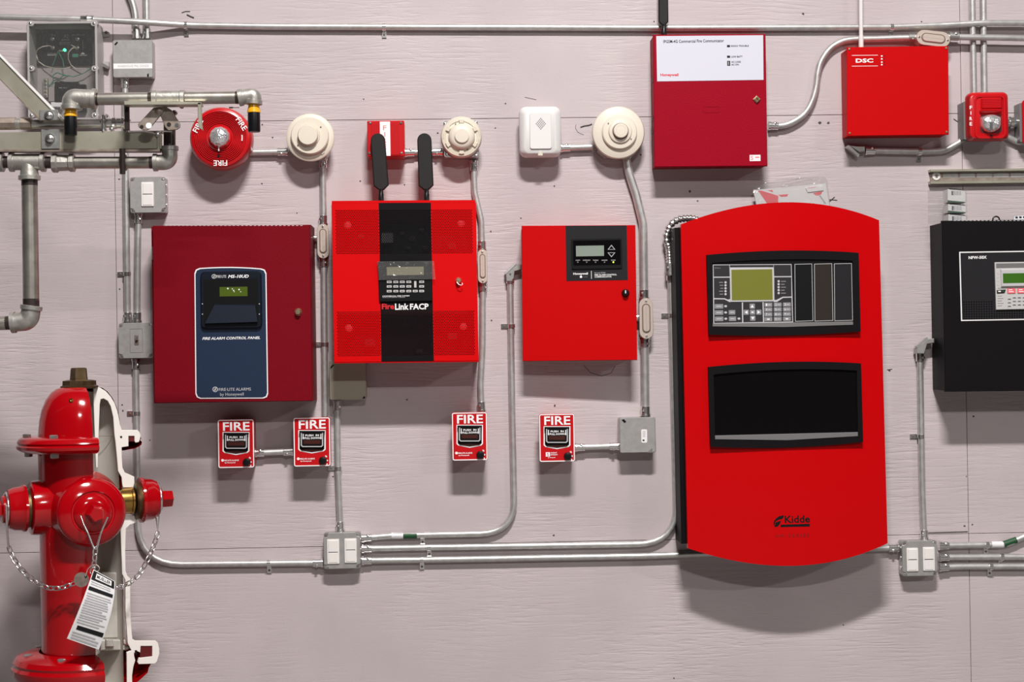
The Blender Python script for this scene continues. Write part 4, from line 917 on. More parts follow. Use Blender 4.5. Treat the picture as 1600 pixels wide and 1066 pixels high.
for x, y, r in ((501.2, 198.6, 1.2), (465.6, 227.2, 1.4), (498.6, 211.5, 0.8)): t.lathe('hole', x, y, 0.064, [(r, 0.0635), (r, 0.0646), (0.1, 0.0646)], M['diecast_dark'], 10)
t.poly('twist_tab', [(502, 239.5), (506.2, 236), (507, 238), (503.2, 241.5)], 0.0475, 0.050, M['cream2'])
t = T('smoke_detector', 'smallest cream detector, domed with slots around it, on a square steel box', 'smoke detector', 721, 214, 0.025)
t.rect('back_box', (693, 188.5, 747.5, 246), -0.025, 0.030, M['boxside'], 5, 0.001)
for x, y in ((695.5, 193), (743.5, 191.5), (698, 241), (744, 243)): screw(t, x, y, 0.031, 2.4, M['bright'])
t.lathe('base_ring', 720.8, 214.3, 0.04, [(31.5, 0.031), (32.4, 0.034), (32.4, 0.040), (30.5, 0.045), (24, 0.047), (0.1, 0.047)], M['cream'], 52)
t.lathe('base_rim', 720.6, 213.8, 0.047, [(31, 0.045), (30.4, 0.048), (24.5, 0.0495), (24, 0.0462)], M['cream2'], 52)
t.lathe('dome', 721.4, 213.4, 0.055, [(21, 0.046), (20.6, 0.055), (18, 0.061), (14, 0.065), (0.1, 0.066)], M['cream'], 44)
t.lathe('cap', 721.7, 212.4, 0.066, [(11.4, 0.065), (11.4, 0.069), (10.4, 0.0705), (0.1, 0.071)], M['cream'], 32)
for i in range(6):
    a = R_(30 + i * 60); ca, sa = math.cos(a), math.sin(a)
    p = [(21.2, -3.2), (26.6, -4.2), (27.4, 0), (26.6, 4.2), (21.2, 3.2)]
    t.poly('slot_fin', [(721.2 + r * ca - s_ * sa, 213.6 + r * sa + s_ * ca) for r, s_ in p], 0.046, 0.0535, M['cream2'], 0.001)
for x, y in ((711.8, 193.8), (730.4, 233.5)): t.lathe('hole', x, y, 0.049, [(1, 0.047), (1, 0.0502), (0.1, 0.0502)], M['diecast_dark'], 8)
for x, y, an in ((693, 213, -1.45), (746.8, 223, 1.9), (748, 208, 1.45)):
    t.text('lettering', 'SMOKE', (x - 5, y - 1.3, x + 5, y + 1.3), 0.0488, M['cream2'], None, an)
t = T('smoke_detector', 'largest cream detector with stepped rings, left of the crimson box', 'smoke detector', 966, 207, 0.02)
t.poly('back_box', [(950, 174), (985, 174), (998, 190), (998, 235), (985, 248), (945, 246), (934, 236), (934, 190)], -0.02, 0.026, M['boxside'], 0.001)
t.lathe('base_ring', 966.3, 207.2, 0.04, [(40.6, 0.027), (41.3, 0.030), (41.3, 0.036), (39.8, 0.040), (28.5, 0.047), (0.1, 0.047)], M['cream'], 60)
t.lathe('body', 968, 206.3, 0.05, [(27.8, 0.045), (27.6, 0.053), (26, 0.056), (19, 0.0575), (0.1, 0.0575)], M['cream'], 48)
t.lathe('collar', 969.2, 205.4, 0.06, [(18.8, 0.057), (17.6, 0.063), (14, 0.065), (0.1, 0.065)], M['cream'], 40)
t.lathe('gap', 969.6, 205.2, 0.065, [(13, 0.065), (13, 0.0652), (0.1, 0.0652)], M['diecast_dark'], 30)
t.lathe('cap', 969.9, 204.6, 0.07, [(11.4, 0.065), (11.4, 0.074), (10.4, 0.076), (8, 0.0762), (7.8, 0.0757), (7.4, 0.0757), (7.2, 0.0762), (0.1, 0.0765)], M['cream'], 36)
for x, y in ((950.5, 193), (986, 217.3)): t.lathe('hole', x, y, 0.057, [(1.1, 0.056), (1.1, 0.0582), (0.1, 0.0582)], M['diecast_dark'], 10)
# -- red square siren
t = T('siren', 'small square red siren with a white FIRE strip, half hidden by a paddle antenna', 'fire alarm', 603, 216.5, 0.035)
bx = (574, 188.6, 631.8, 244.6)
t.rect('housing', bx, -0.035, 0.042, M['redpl'], 1.5, 0.002)
for x0, x1 in ((581.5, 592.5), (611.5, 624)):
    n = 5 if x0 < 600 else 6
    for i in range(n):
        x = x0 + (x1 - x0) * i / (n - 1); t.rect('louvre', (x - 0.7, 191.5, x + 0.7, 241.5), 0.042, 0.045, M['redpl'])
lb = t.rect('label_strip', (593.8, 190, 609.8, 243.6), 0.042, 0.0434, M['white'])
for s_, y in zip('FIRE', (199.8, 210, 219.5, 229.5)):
    w_ = 0.7 if s_ == 'I' else 2.6; t.text('lettering', s_, (601.2 - w_, y - 3.6, 601.2 + w_, y + 3.6), 0.0436, M['pinkprint'], lb)
for x, y, m in ((578.3, 192.3, 'bright'), (626.4, 192.2, 'diecast_dark'), (577.5, 239.5, 'diecast_dark'), (627.2, 239.2, 'bright')): screw(t, x, y, 0.042, 2.2, M[m])
# -- white sounder
t = T('sounder', 'white rounded rectangular sounder with a diamond of small holes', 'sounder', 844, 206, 0.03)
t.rect('back_plate', (815, 170, 873, 243), -0.03, 0.02, M['whitepl'], 9)
o = t.rect_o((811.2, 166.6, 876.8, 245.4), 0.03, 11, 6); i1 = t.rect_o((818, 170.5, 869.5, 240.5), 0.05, 9, 6)
def loft(t, name, levels, m, parent=None):
    v = []; f = []; n = len(levels[0][0])
    for ol, dd in levels: v += [(p[0], -dd, p[1]) for p in ol]
    for k in range(len(levels) - 1):
        for i in range(n): f.append([k * n + i, k * n + (i + 1) % n, (k + 1) * n + (i + 1) % n, (k + 1) * n + i])
    f.append([(len(levels) - 1) * n + i for i in range(n)]); f.append(list(range(n))[::-1])
    return t.add(name, (v, f), m, parent, 50)
loft(t, 'housing', [(o, 0.012), (o, 0.03), (inset(o, 0.003), 0.038), (i1, 0.046), (inset(i1, 0.004), 0.049)], M['whitepl'])
t.rect('front_panel', (827.6, 175.4, 861.8, 233), 0.049, 0.0535, M['whitepl'], 3.5, 0.0015)
for j in range(-4, 5):
    for i in range(-(4 - abs(j)), 5 - abs(j), 2):
        x, y = 845 + i * 1.75, 193.4 + j * 2.05
        t.lathe('sound_hole', x, y, 0.0535, [(0.95, 0.0532), (0.95, 0.0539), (0.05, 0.0539)], M['midgrey'], 8)
t.poly('notch', [(842.6, 236), (846.6, 236), (846.6, 239), (848, 240), (848, 243), (840.8, 243), (840.8, 240), (842.6, 239)], 0.046, 0.0497, M['cream2'])
# -- red strobe at the right
t = T('horn_strobe', 'rectangular red strobe with a clear reflector lamp, below paired upright conduits', 'fire alarm', 1542, 182, 0.015)
t.rect('back_box', (1505, 158, 1562, 218), -0.015, 0.040, M['midgrey'], 2)
o = t.rect_o((1510, 144, 1575, 220.6), 0.055, 9, 6); i1 = t.rect_o((1514.5, 147.5, 1571, 216.5), 0.075, 9, 6)
loft(t, 'housing', [(o, 0.040), (o, 0.060), (inset(o, 0.004), 0.071), (i1, 0.076), (inset(i1, 0.003), 0.077)], M['redpl'])
t.ring('front_rim', (1522.5, 148, 1572, 216.5), 3.2, 0.076, 0.080, M['redpl'], 8)
t.rect('horn_grille', (1532.8, 151.8, 1567, 171), 0.077, 0.083, M['redpl'], 3, 0.004)
for i in range(6): t.rect('grille_rib', (1534, 154 + i * 2.7, 1565.5, 154.9 + i * 2.7), 0.083, 0.0838, M['redpl'])
t.rect('shelf', (1532.2, 170.5, 1566.6, 175.5), 0.077, 0.090, M['redpl'], 1, 0.003)
t.rect('lamp_recess', (1531, 179, 1566, 208), 0.077, 0.0776, M['reddeep'], 5)
lz = [t.pts(arc3((1532.6, 184), (1548.5, 178.6), (1564, 183.5), 8) + [(1564, 196)] + arc3((1562, 201), (1549, 207), (1536, 202), 8) + [(1533, 196)], 0.085)]
cxm = sum(p[0] for p in lz[0]) / len(lz[0]); czm = sum(p[1] for p in lz[0]) / len(lz[0])
sh = lambda k: [(cxm + (a - cxm) * k, czm + (b - czm) * k) for a, b in lz[0]]
lo = loft(t, 'lamp_lens', [(sh(1), 0.0776), (sh(0.98), 0.086), (sh(0.8), 0.096), (sh(0.5), 0.1)], M['lens'])
t.rect('flash_tube', (1546.8, 190, 1551.6, 203), 0.1, 0.103, M['bright'], 1, 0.001, lo)
t.lathe('hole', 1548.6, 212.6, 0.077, [(2.3, 0.077), (2.3, 0.0776), (0.1, 0.0776)], M['black'], 12)
for s_, y in zip('FIRE', (168, 176.6, 185.4, 193.6)):
    w_ = 0.6 if s_ == 'I' else 2.1; t.text('lettering', s_, (1517.3 - w_ - 0.3, y - 2.7, 1517.3 + w_ - 0.3, y + 2.7), 0.0774, M['white'], None, 0, 0.02)
t = T('junction_box', 'dark grey box cut by the right frame edge, beside the rectangular red strobe', 'electrical box', 1620, 190)
t.rect('box', (1592, 160, 1680, 222), 0.0, 0.045, M['midgrey'], 2); t.rect('cover', (1597, 155, 1680, 226), 0.045, 0.052, M['redpl'], 5, 0.002)
c0, c1 = t.l(1563, 192, 0.022), t.l(1594, 191, 0.022)
t.add('connector', revolve(c0, c1 - c0, [(0.012, 0), (0.012, 0.026), (0.018, 0.027), (0.018, 0.036), (0.014, 0.037), (0.014, 0.05), (0.012, (c1 - c0).length)], 16), M['bright'])

# ---------------------------------------------------------------- pull stations
def pull_station(label, r, grey, badge=False):
    t = T('pull_station', label, 'pull station', (r[0] + r[2]) / 2, (r[1] + r[3]) / 2, 0.0, group='red pull stations')
    X = lambda u: r[0] + u * (r[2] - r[0]); Y = lambda v: r[1] + v * (r[3] - r[1])
    d0, d = 0.070, 0.088
    t.rect('back_box', (X(.05), Y(.03), X(.97), Y(.96)), 0.0, d0, M['boxside' if grey else 'redpl'], 2)
    if grey:
        for i in range(5):
            c = t.l(X(.97), Y(.25 + i * .12), d0 * .6); t.add('knockout', revolve(c, (1, 0, 0), [(0.004, -0.002), (0.004, 0.0012), (0.0, 0.0012)], 8), M['bright'])
    t.rect('housing', r, d0, d, M['redpl'], 3.2, 0.002)
    t.ring('white_border', (r[0] + .4, r[1] + .4, r[2] - .4, r[3] - .4), 1.5, d - 0.001, d + 0.0006, M['white'], 3)
    t.text('lettering', 'FIRE', (X(.14), Y(.05), X(.875), Y(.23)), d + 0.0005, M['white'], None, 0, 0.018)
    uv = lambda q: [(X(u), Y(v)) for u, v in q]
    fo = [(.125, .258), (.875, .258), (.875, .655), (.82, .69), (.5, .735), (.18, .69), (.125, .655)]
    fi = [(.16, .28), (.84, .28), (.84, .645), (.80, .668), (.5, .708), (.2, .668), (.16, .645)]
    t.add('window_outline', ringprism(t.pts(uv(fo), d), t.pts(uv(fi), d), d, d + 0.0008), M['white'])
    t.poly('window', uv(fi), d, d + 0.0004, M['glassblk'])
    t.poly('window_lip', uv([(.19, .655), (.5, .64), (.81, .655), (.78, .675), (.5, .70), (.22, .675)]), d + 0.0004, d + 0.003, M['darkbrown'])
    ho = [(.195, .30), (.805, .30), (.805, .575), (.76, .605), (.24, .605), (.195, .575)]
    hi = [(.225, .285), (.775, .285), (.775, .565), (.745, .585), (.255, .585), (.225, .565)]
    h = t.poly('handle', uv(ho), d + 0.0004, d + 0.011, M['black'], 0.001)
    a, b = t.pts(uv(ho), d + 0.011), t.pts(uv(hi), d + 0.011)
    t.add('handle_outline', ringprism(a, b, d + 0.0095, d + 0.0116), M['lightgrey'], h)
    t.poly('handle_top', uv([(.15, .275), (.85, .275), (.85, .31), (.15, .31)]), d + 0.006, d + 0.0135, M['black'], 0.001, h)
    t.poly('finger_grip', uv([(.27, .465), (.73, .465), (.73, .545), (.27, .545)]), d + 0.011, d + 0.013, M['darkbrown'], 0.0008, h)
    q = d + 0.0113
    t.text('lettering', 'PUSH  IN', (X(.32), Y(.345), X(.69), Y(.385)), q, M['white'], h, 0, 0.03)
    t.text('lettering', 'PULL DOWN', (X(.295), Y(.40), X(.715), Y(.442)), q, M['white'], h, 0, 0.03)
    for u in (.262, .745):
        t.poly('arrow', uv([(u - .012, .335), (u + .012, .335), (u + .012, .415), (u + .028, .415), (u, .45), (u - .028, .415), (u - .012, .415)]), d + 0.011, d + 0.0114, M['white'], 0, h)
    k = t.lathe('lock_knob', X(.80), Y(.882), d, [(6.2, d), (6.2, d + 0.003), (5.4, d + 0.008), (3.4, d + 0.009), (0.1, d + 0.009)], M['black'], 20)
    for u, v in ((.90, .80), (.925, .88), (.915, .955), (.88, .79)): t.rect('dash', (X(u) - .9, Y(v) - 1.1, X(u) + .7, Y(v) + 1.1), d, d + 0.0004, M['white'])
    q = d + 0.0004
    if badge:
        o = t.rect('badge', (X(.185), Y(.80), X(.305), Y(.89)), d, q, M['white']); t.text('lettering', 'S', (X(.22), Y(.815), X(.27), Y(.875)), q + .0002, M['redpl'], o)
        t.text('lettering', 'SILENT', (X(.325), Y(.80), X(.50), Y(.825)), q, M['white'], None, 0, .03); t.text('lettering', 'KNIGHT', (X(.325), Y(.84), X(.52), Y(.865)), q, M['white'], None, 0, .03)
        t.text('lettering', 'by Honeywell', (X(.25), Y(.90), X(.45), Y(.925)), q, M['white'], None, 0, .03)
    else:
        t.lathe('emblem', X(.125), Y(.845), d, [(2.1, d), (2.1, q), (0.1, q)], M['white'], 12)
        t.text('lettering', 'FIRE·LITE ALARMS', (X(.165), Y(.83), X(.575), Y(.862)), q, M['white'], None, 0, .025)
        t.text('lettering', 'by Honeywell', (X(.19), Y(.88), X(.48), Y(.912)), q, M['white'], None, 0, .025)
pull_station('red FIRE pull station below the maroon panel, left end of its row', (340.7, 655.8, 396.8, 731.2), False)
pull_station('red FIRE pull station on a silver box, just left of the straight conduit', (458.8, 652.6, 516, 728.9), True)
pull_station('red FIRE pull station hanging alone below the perforated scarlet panel', (706.3, 644.5, 761.5, 719.8), False)
pull_station('red FIRE pull station joined by a short conduit to a blank steel box', (842.4, 646.8, 898.2, 721.9), False, True)

# ---------------------------------------------------------------- things lying on cabinets
t = T('brochure_bag', 'clear bag of red and white brochures standing on the tall scarlet panel', 'bag', 1237, 310, 0.0)
q = t.poly('brochure', [(1177, 297), (1290, 286.5), (1297, 330), (1184, 330)], 0.030, 0.036, M['paper'])
t.poly('print', [(1184, 297.8), (1190, 298), (1216, 306), (1216, 330), (1207, 330), (1186, 300)], 0.036, 0.0364, M['pinkprint'], 0, q)
t.poly('print', [(1216, 304.5), (1232, 303.5), (1230, 307), (1220, 307.5)], 0.036, 0.0364, M['pinkprint'], 0, q)
t.poly('print', [(1199, 297.4), (1207, 297.2), (1208, 300.5)], 0.036, 0.0364, M['pinkprint'], 0, q)
t.poly('print', [(1270, 302), (1285, 299), (1283, 304), (1276, 306)], 0.036, 0.0364, M['pinkprint'], 0, q)
t.poly('card', [(1259, 294), (1287, 290), (1287, 297.5), (1262, 300.5)], 0.0364, 0.039, M['paper'], 0, q)
t.text('lettering', 'Honeywell', (1262.5, 292, 1275, 294.4), 0.0392, M['pinkprint'], q, -.1)
t.poly('grey_line', [(1280, 305.5), (1282, 305.5), (1291, 318), (1288, 318)], 0.0364, 0.0368, M['graprint'], 0, q)
t.poly('clear_film', [(1176, 300), (1182, 293), (1196, 285), (1220, 283.5), (1252, 277), (1288, 276), (1293, 282), (1298, 330), (1183, 330)], 0.041, 0.0416, M['film'])
for a, b in (((1193, 286.5), (1232, 283)), ((1232, 283), (1250, 278.5)), ((1222, 290), (1270, 280))): t.tube('film_fold', [(a[0], a[1], 0.0422), (b[0], b[1], 0.0422)], 0.0012, M['film'], None, 0, 6)
def barcode_box(label, y0, y1, sh):
    t = T('parts_bag', label, 'bag', 1478, (y0 + y1) / 2, 0.0, group='bagged parts stacked on the black cabinet')
    d_ = 0.095
    o = t.poly('carton', [(1481 + sh, y0 + 1.5), (1508 + sh, y0 + 3), (1508.6 + sh, y1), (1480.6 + sh, y1 - 1)], 0.05, d_, M['paper'])
    t.poly('carton_top', [(1483 + sh, y0), (1507 + sh, y0 + 2.6), (1508 + sh, y0 + 3.8), (1483 + sh, y0 + 1.8)], 0.05, d_ + 0.0005, M['charcoal'], 0, o)
    for i in range(9):
        x = 1486.6 + sh + i * 1.7; t.rect('barcode_bar', (x, y0 + 4.4, x + (2.6 if i == 0 else 0.7 + (i % 3) * .3), y0 + 11), d_, d_ + 0.0005, M['graprint' if i else 'midgrey'], 0, 0, o)
    t.poly('green_band', [(1480.6 + sh, y1 - 4), (1508 + sh, y1 - 1.4), (1508.6 + sh, y1 + 0.3), (1480.6 + sh, y1 - 0.6)], d_ - 0.0005, d_ + 0.0006, M['green'], 0, o)
    t.poly('clear_bag', [(1449.5, y0 + 3), (1468, y0 + 1.5), (1510.5 + sh, y0 + 2), (1511 + sh, y1), (1468, y1), (1450, y1 + 0.5)], d_ + 0.001, d_ + 0.002, M['film'])
    for x, yy in ((1468.5, y0 + 1), (1469.5, y1 - 2)): t.tube('bag_crease', [(x, yy, d_ + 0.003), (x + 6, yy + 3, d_ + 0.003), (x + 11, yy + 1, d_ + 0.003)], 0.0009, M['film'], None, 0, 6)
barcode_box('clear bag with a barcoded carton, topmost of the stack on the black cabinet', 294, 317, 0)
barcode_box('clear bag with a barcoded carton, middle of the stack on the black cabinet', 317.5, 333, 0.6)
barcode_box('clear bag with a barcoded carton, lowest of the stack on the black cabinet', 333.5, 350, 1)
t = T('cable_loop', 'small black loop poking up behind the top of the black cabinet', 'loop', 1557, 344, 0.0)
c = t.l(1556.4, 343, 0.05)
t.add('loop', tube([c + Vector((math.cos(a) * 0.0095, 0, math.sin(a) * 0.0085)) for a in [i * math.pi / 10 for i in range(-2, 23)]], 0.0022, 8, cap=True), M['black'])
t = T('folded_paper', 'folded white printed slip with blue lettering lying on the black cabinet', 'paper', 1594, 342, 0.0)
t.poly('sheet', [(1585, 338.5), (1600, 337), (1640, 336), (1640, 347), (1584, 347)], 0.06, 0.075, M['paper'], 0.001)
for i in range(5): t.rect('print', (1586.5 + i * 6, 338.4 - i * .3, 1590.5 + i * 6, 341.5 - i * .3), 0.075, 0.0754, M['navy'])

# ---------------------------------------------------------------- clear-lidded enclosure, top left
t = T('control_enclosure', 'grey enclosure with a clear lid showing a black board, wires and a green lamp', 'enclosure', 97, 110)
bx = (44, 34, 151.5, 187.5); d = 0.085
o = t.rect_o(bx, d, 3)
t.add('enclosure_body', ringprism(o, inset(o, 0.007), 0.004, d), M['greyplast']); t.rect('enclosure_back', bx, 0.0, 0.005, M['encl_in'], 3)
t.rect('board', (53, 40, 143, 102), 0.006, 0.012, M['black'], 1)
bd = 0.0124
for s_, r in (('12V DC', (80, 53.5, 87, 56)), ('OUTPUT', (112, 53.6, 133, 56)), ('A2', (99.5, 53.5, 107, 59.5)), ('MODULE', (96.5, 61, 108, 63.2)), ('RELAY BOARD', (93, 66, 110, 67.8)), ('24 V AC', (93, 69, 110, 70)), ('C NO NC', (74, 83, 88, 84)), ('GROUND', (74, 85, 88, 86.8)), ('CAUTION', (124, 85.6, 135.6, 87.2))):
    t.text('lettering', s_, r, bd, M['lightgrey'], None, 0, 0.02)
t.poly('mark', [(126, 84.6), (133, 84.6), (129.5, 81.4)], bd, bd + 0.0003, M['lightgrey'])
t.text('lettering', 'TERMINALS', (121.5, 69, 137.5, 70.6), bd, M['lightgrey'], None, R_(90)); t.text('lettering', 'INPUTS', (68.5, 70, 78, 71.4), bd, M['lightgrey'], None, R_(90))
for x, y in ((82, 61), (121, 61.5), (82.5, 75), (120.5, 75)): t.lathe('terminal', x, y, 0.014, [(3.4, 0.012), (3.2, 0.017), (0.2, 0.018)], M['bright'], 10)
t.lathe('power_lamp', 101, 78, 0.016, [(2.2, 0.012), (2.0, 0.018), (0.1, 0.019)], M['led'], 10)
t.rect('relay', (113, 84, 122, 89.5), 0.012, 0.016, M['greenwire'], 1); t.rect('resistor', (92, 78, 98, 80.4), 0.012, 0.016, M['cream2'], 1)
for pts in ([(84, 76), (78, 71), (66, 73), (59, 77), (56, 84), (60, 96), (70, 103), (85, 107), (100, 107.5), (110, 105)], [(121, 76), (114, 74), (107, 82), (106.5, 92), (111, 102), (119, 108), (128, 108)], [(121, 75), (116, 73), (111, 70)]):
    t.tube('tan_wire', [(x, y, 0.022 + .012 * math.sin(i)) for i, (x, y) in enumerate(pts)], 0.0014, M['wire'], None, 0.01, 6)
for pts in ([(91, 80), (87, 90), (82, 103)], [(92, 82), (98, 94), (100, 105)], [(146, 104), (132, 114), (115, 120), (104, 118), (92, 115)], [(102, 119), (90, 113), (82, 118), (84, 128), (76, 134), (75, 128)], [(100, 117), (88, 128), (80, 132)]):
    t.tube('green_wire', [(x, y, 0.024) for x, y in pts], 0.0013, M['greenwire'], None, 0.01, 6)
t.rect('terminal_strip', (67.5, 122, 74.5, 152), 0.006, 0.018, M['strut'], 0.5)
for i in range(5): t.lathe('terminal', 71, 125.5 + i * 5.8, 0.018, [(2.2, 0.018), (2.0, 0.021), (0.1, 0.0215)], M['bright'], 8)
t.rect('lower_block', (86, 128, 122, 160), 0.006, 0.026, M['black'], 1); t.rect('lower_relay', (121.5, 132, 134, 174), 0.006, 0.022, M['black'], 1)
t.text('lettering', '24VAC  NO  C', (92, 136.4, 104, 138.2), 0.0263, M['lightgrey']); t.rect('pale_block', (76, 134, 85, 158), 0.006, 0.02, M['encl_in'], 1); t.rect('printed_tab', (80, 159.5, 98, 166.5), 0.006, 0.026, M['paper'], 1)
lid = t.rect('clear_lid', bx, d, d + 0.006, M['clear'], 3, 0.001)
t.ring('lid_rim', bx, 3.2, d + 0.0005, d + 0.0075, M['greyplast'], 3, lid)
for x, y in ((47.5, 36.5), (147, 36.5), (48.5, 107), (148, 107), (49, 180), (148.5, 180)):
    t.rect('lid_boss', (x - 5.4, y - 4.4, x + 5.4, y + 4.4), d - 0.01, d + 0.008, M['greyplast'], 4, 0.001, lid); screw(t, x, y, d + 0.008, 2.3, M['bright'], lid)
for x, y in ((163, 51), (164, 181)):
    o = t.poly('mounting_ear', [(151, y - 7), (168, y - 4), (171, y), (171, y + 6), (160, y + 7), (151, y + 7)], 0.0, 0.006, M['greyplast'], 0.001); screw(t, x + 3, y, 0.006, 2.4, M['diecast_dark'], o)
t.rect('side_latch', (152.5, 96, 170, 107), 0.0, 0.012, M['greyplast'], 1, 0.001); t.poly('side_wedge', [(158, 97), (170, 104), (170, 108), (158, 103)], 0.012, 0.02, M['midgrey'])
# ---------------------------------------------------------------- sprinkler pipes and bracing, held off the wall
PD = 0.75
def pipe_seg(t, name, a, b, r, m='pipe', seg=20, parent=None):
    return t.add(name, tube([a, b], r, seg), M[m], parent, 60)
def collar(t, p, a, r, parent, ln=0.011, m='steel'):
    a = Vector(a).normalized(); return t.add('collar', revolve(p - a * ln / 2, a, [(r * .98, 0), (r * 1.08, 0.001), (r * 1.08, ln - 0.001), (r * .98, ln)], 22), M[m], parent)
def elbow(t, a, c, b, r, name='elbow'):
    """cast elbow from a round the corner c to b"""
    q = fillet([a, c, b], min((a - c).length, (b - c).length) * 0.93, 12)
    o = t.add(name, tube(q, r, 22), M['steel'], None, 60)
    collar(t, a, c - a, r * 1.06, o); collar(t, b, c - b, r * 1.06, o)
    return o
def nipple(t, a, b, r): return t.add('nipple', tube([a, b], r, 18), M['darkpipe'], None, 60)
def plug(t, px, y0, y1, y2, d):
    c = t.l(px, y0, d); k = t.sc(d); h1, h2 = (y1 - y0) * k, (y2 - y0) * k
    o = t.add('plug', revolve(c, (0, 0, -1), [(9.4 * k, h1), (9.7 * k, h1 + 0.003), (9.7 * k, h2 - 0.003), (9.2 * k, h2)], 20), M['black'])
    t.add('amber_collar', revolve(c, (0, 0, -1), [(8.6 * k, 0), (8.6 * k, h1 * .35), (10.2 * k, h1 * .75), (10.4 * k, h1), (9 * k, h1 + .001)], 20), M['yellow'], o)
r1 = 0.0147
t = T('sprinkler_pipe', 'upper steel pipe with two elbows facing down, each closed by an amber and black plug', 'pipe', 150, 155, PD)
dd = 0.045
L = lambda x, y, d=dd: t.l(x, y, d)
pipe_seg(t, 'pipe', L(150, 155), L(236, 154), r1); nipple(t, L(232, 154), L(240, 154), r1 * 1.02)
o = t.add('coupling', revolve(L(237, 153.5), (1, 0, 0), [(r1 * 1.1, 0), (r1 * 1.28, .002), (r1 * 1.28, .012), (r1 * 1.18, .014), (r1 * 1.18, .066), (r1 * 1.28, .068), (r1 * 1.28, .077), (r1 * 1.1, .079)], 22), M['steel'])
nipple(t, L(282, 153.5), L(290, 153.5), r1 * 1.02); pipe_seg(t, 'pipe', L(288, 153.5), L(372, 152.5), r1); nipple(t, L(368, 152.5), L(377, 152.5), r1 * 1.02); nipple(t, L(146, 155), L(154, 155), r1 * 1.02)
elbow(t, L(147, 155), L(111.5, 153), L(111.5, 168), r1 * 1.48); elbow(t, L(376, 152.5), L(397, 149), L(396.5, 160), r1 * 1.2)
plug(t, 110, 168.5, 182, 211, dd); plug(t, 396.5, 162.5, 176, 206, dd)
t = T('sprinkler_pipe', 'lower steel pipe with a tee, a drop pipe and a rising elbow, left edge', 'pipe', 45, 254, PD)
r1b = 0.0144; r2 = 0.0187
L = lambda x, y, d=0.0: t.l(x, y, d)
pipe_seg(t, 'pipe', L(-320, 253.5), L(-4, 253.5), r1b); o = t.add('coupling', tube([L(-30, 253.5), L(4, 253.5)], r1b * 1.4, 20), M['steel'], None, 60); collar(t, L(2.5, 253.5), (1, 0, 0), r1b * 1.5, o)
nipple(t, L(3, 253.5), L(18, 253.5), r1b)
o = t.add('tee', tube([L(17, 253.5), L(69, 253.5)], r1b * 1.35, 22), M['steel'], None, 60)
collar(t, L(18.5, 253.5), (1, 0, 0), r1b * 1.5, o); collar(t, L(67.5, 253.5), (1, 0, 0), r1b * 1.5, o)
b0, b1 = L(45.5, 256), L(46, 278); t.add('branch', tube([b0, b0.lerp(b1, .5), b1], r2, 22, radii=[r1b * 1.3, r2 * 1.1, r2 * 1.22]), M['steel'], o, 60); collar(t, b1, (0, 0, 1), r2 * 1.28, o)
nipple(t, L(68, 254), L(83, 254), r1b)
o = t.add('union', revolve(L(81, 255), (1, 0, 0), [(r1b * 1.3, 0), (r1b * 1.62, .003), (r1b * 1.62, .012), (r1b * 1.4, .016), (r1b * 1.34, .040), (r1b * 1.55, .043), (r1b * 1.55, .053), (r1b * 1.2, .055)], 10), M['steel'])
pipe_seg(t, 'pipe', L(112, 254.5), L(242, 254), r1b); nipple(t, L(112, 254.5), L(118, 254.5), r1b * 1.02); nipple(t, L(234, 254), L(243, 254), r1b * 1.03)
elbow(t, L(243, 254), L(265.5, 253.5), L(265, 232), r1b * 1.28)
nipple(t, L(265, 230), L(265, 180), r1b * .98)
nipple(t, L(46, 280), L(46.2, 290), r2 * 1.02); pipe_seg(t, 'pipe', L(46.2, 289), L(48.6, 470), r2); nipple(t, L(48.4, 467), L(48.7, 482), r2 * 1.02)
elbow(t, L(48.8, 481), L(46, 502), L(21, 504), r2 * 1.2); nipple(t, L(22, 504.5), L(9, 505), r1b * 1.15); pipe_seg(t, 'pipe', L(10, 505), L(-320, 512), r1b * 1.15)
o = t.add('clamp', revolve(L(188, 254.3), (1, 0, 0), [(r1b, 0), (r1b * 1.35, .001), (r1b * 1.35, .014), (r1b, .015)], 18), M['darkpipe'])
t.add('clamp_strap', tube([L(191, 232, .033), L(191.5, 272, .02)], .007, 8), M['darkpipe'], o)
# strut channel
t = T('strut_channel', 'level zinc strut channel bolted between the two pipes, cut by the left edge', 'channel', 120, 220, PD)
r = (-340, 207.5, 247, 235.5)
o = t.rect_o(r, 0.02)
y0, y1 = o[0][1], o[2][1]; x0, x1 = o[0][0], o[1][0]
t.add('web', prism(o, 0.018, 0.021, 0.0008), M['strut']); 
for a, b in ((y0, y0 + .003), (y1 - .003, y1)): t.add('flange', prism(rr((x0 + x1) / 2, (a + b) / 2, x1 - x0, b - a), -0.02, 0.0185), M['strut'])
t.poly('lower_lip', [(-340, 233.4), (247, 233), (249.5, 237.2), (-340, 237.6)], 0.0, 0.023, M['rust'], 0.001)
t.poly('end_edge', [(245, 207.5), (249.6, 208.5), (249.6, 236), (245, 235.5)], -0.01, 0.0225, M['strut'], 0.001)
def angle_plate(t, r, bx_, by_, br, m='boxside'):
    o = t.rect('angle_plate', r, 0.021, 0.026, M[m], 1, 0.001)
    c = t.l(bx_, by_, 0.026); t.add('bolt', revolve(c, (0, -1, 0), [(br * 1.9 * t.sc(0), 0), (br * 1.9 * t.sc(0), .002), (br * 1.3 * t.sc(0), .0021), (br * 1.3 * t.sc(0), .009), (br * .7 * t.sc(0), .011), (0, .0112)], 12), M['bright'], o)
angle_plate(t, (64.5, 202, 92.5, 232.5), 78.4, 217, 4.2)
t.tube('wire', [(200, 206, .024), (225, 205.2, .024), (238, 207.5, .024), (244, 211, .024), (248, 208, .024), (251, 205, .024), (268, 205.6, .024)], .0022, M['bright'], None, 0.01, 6)
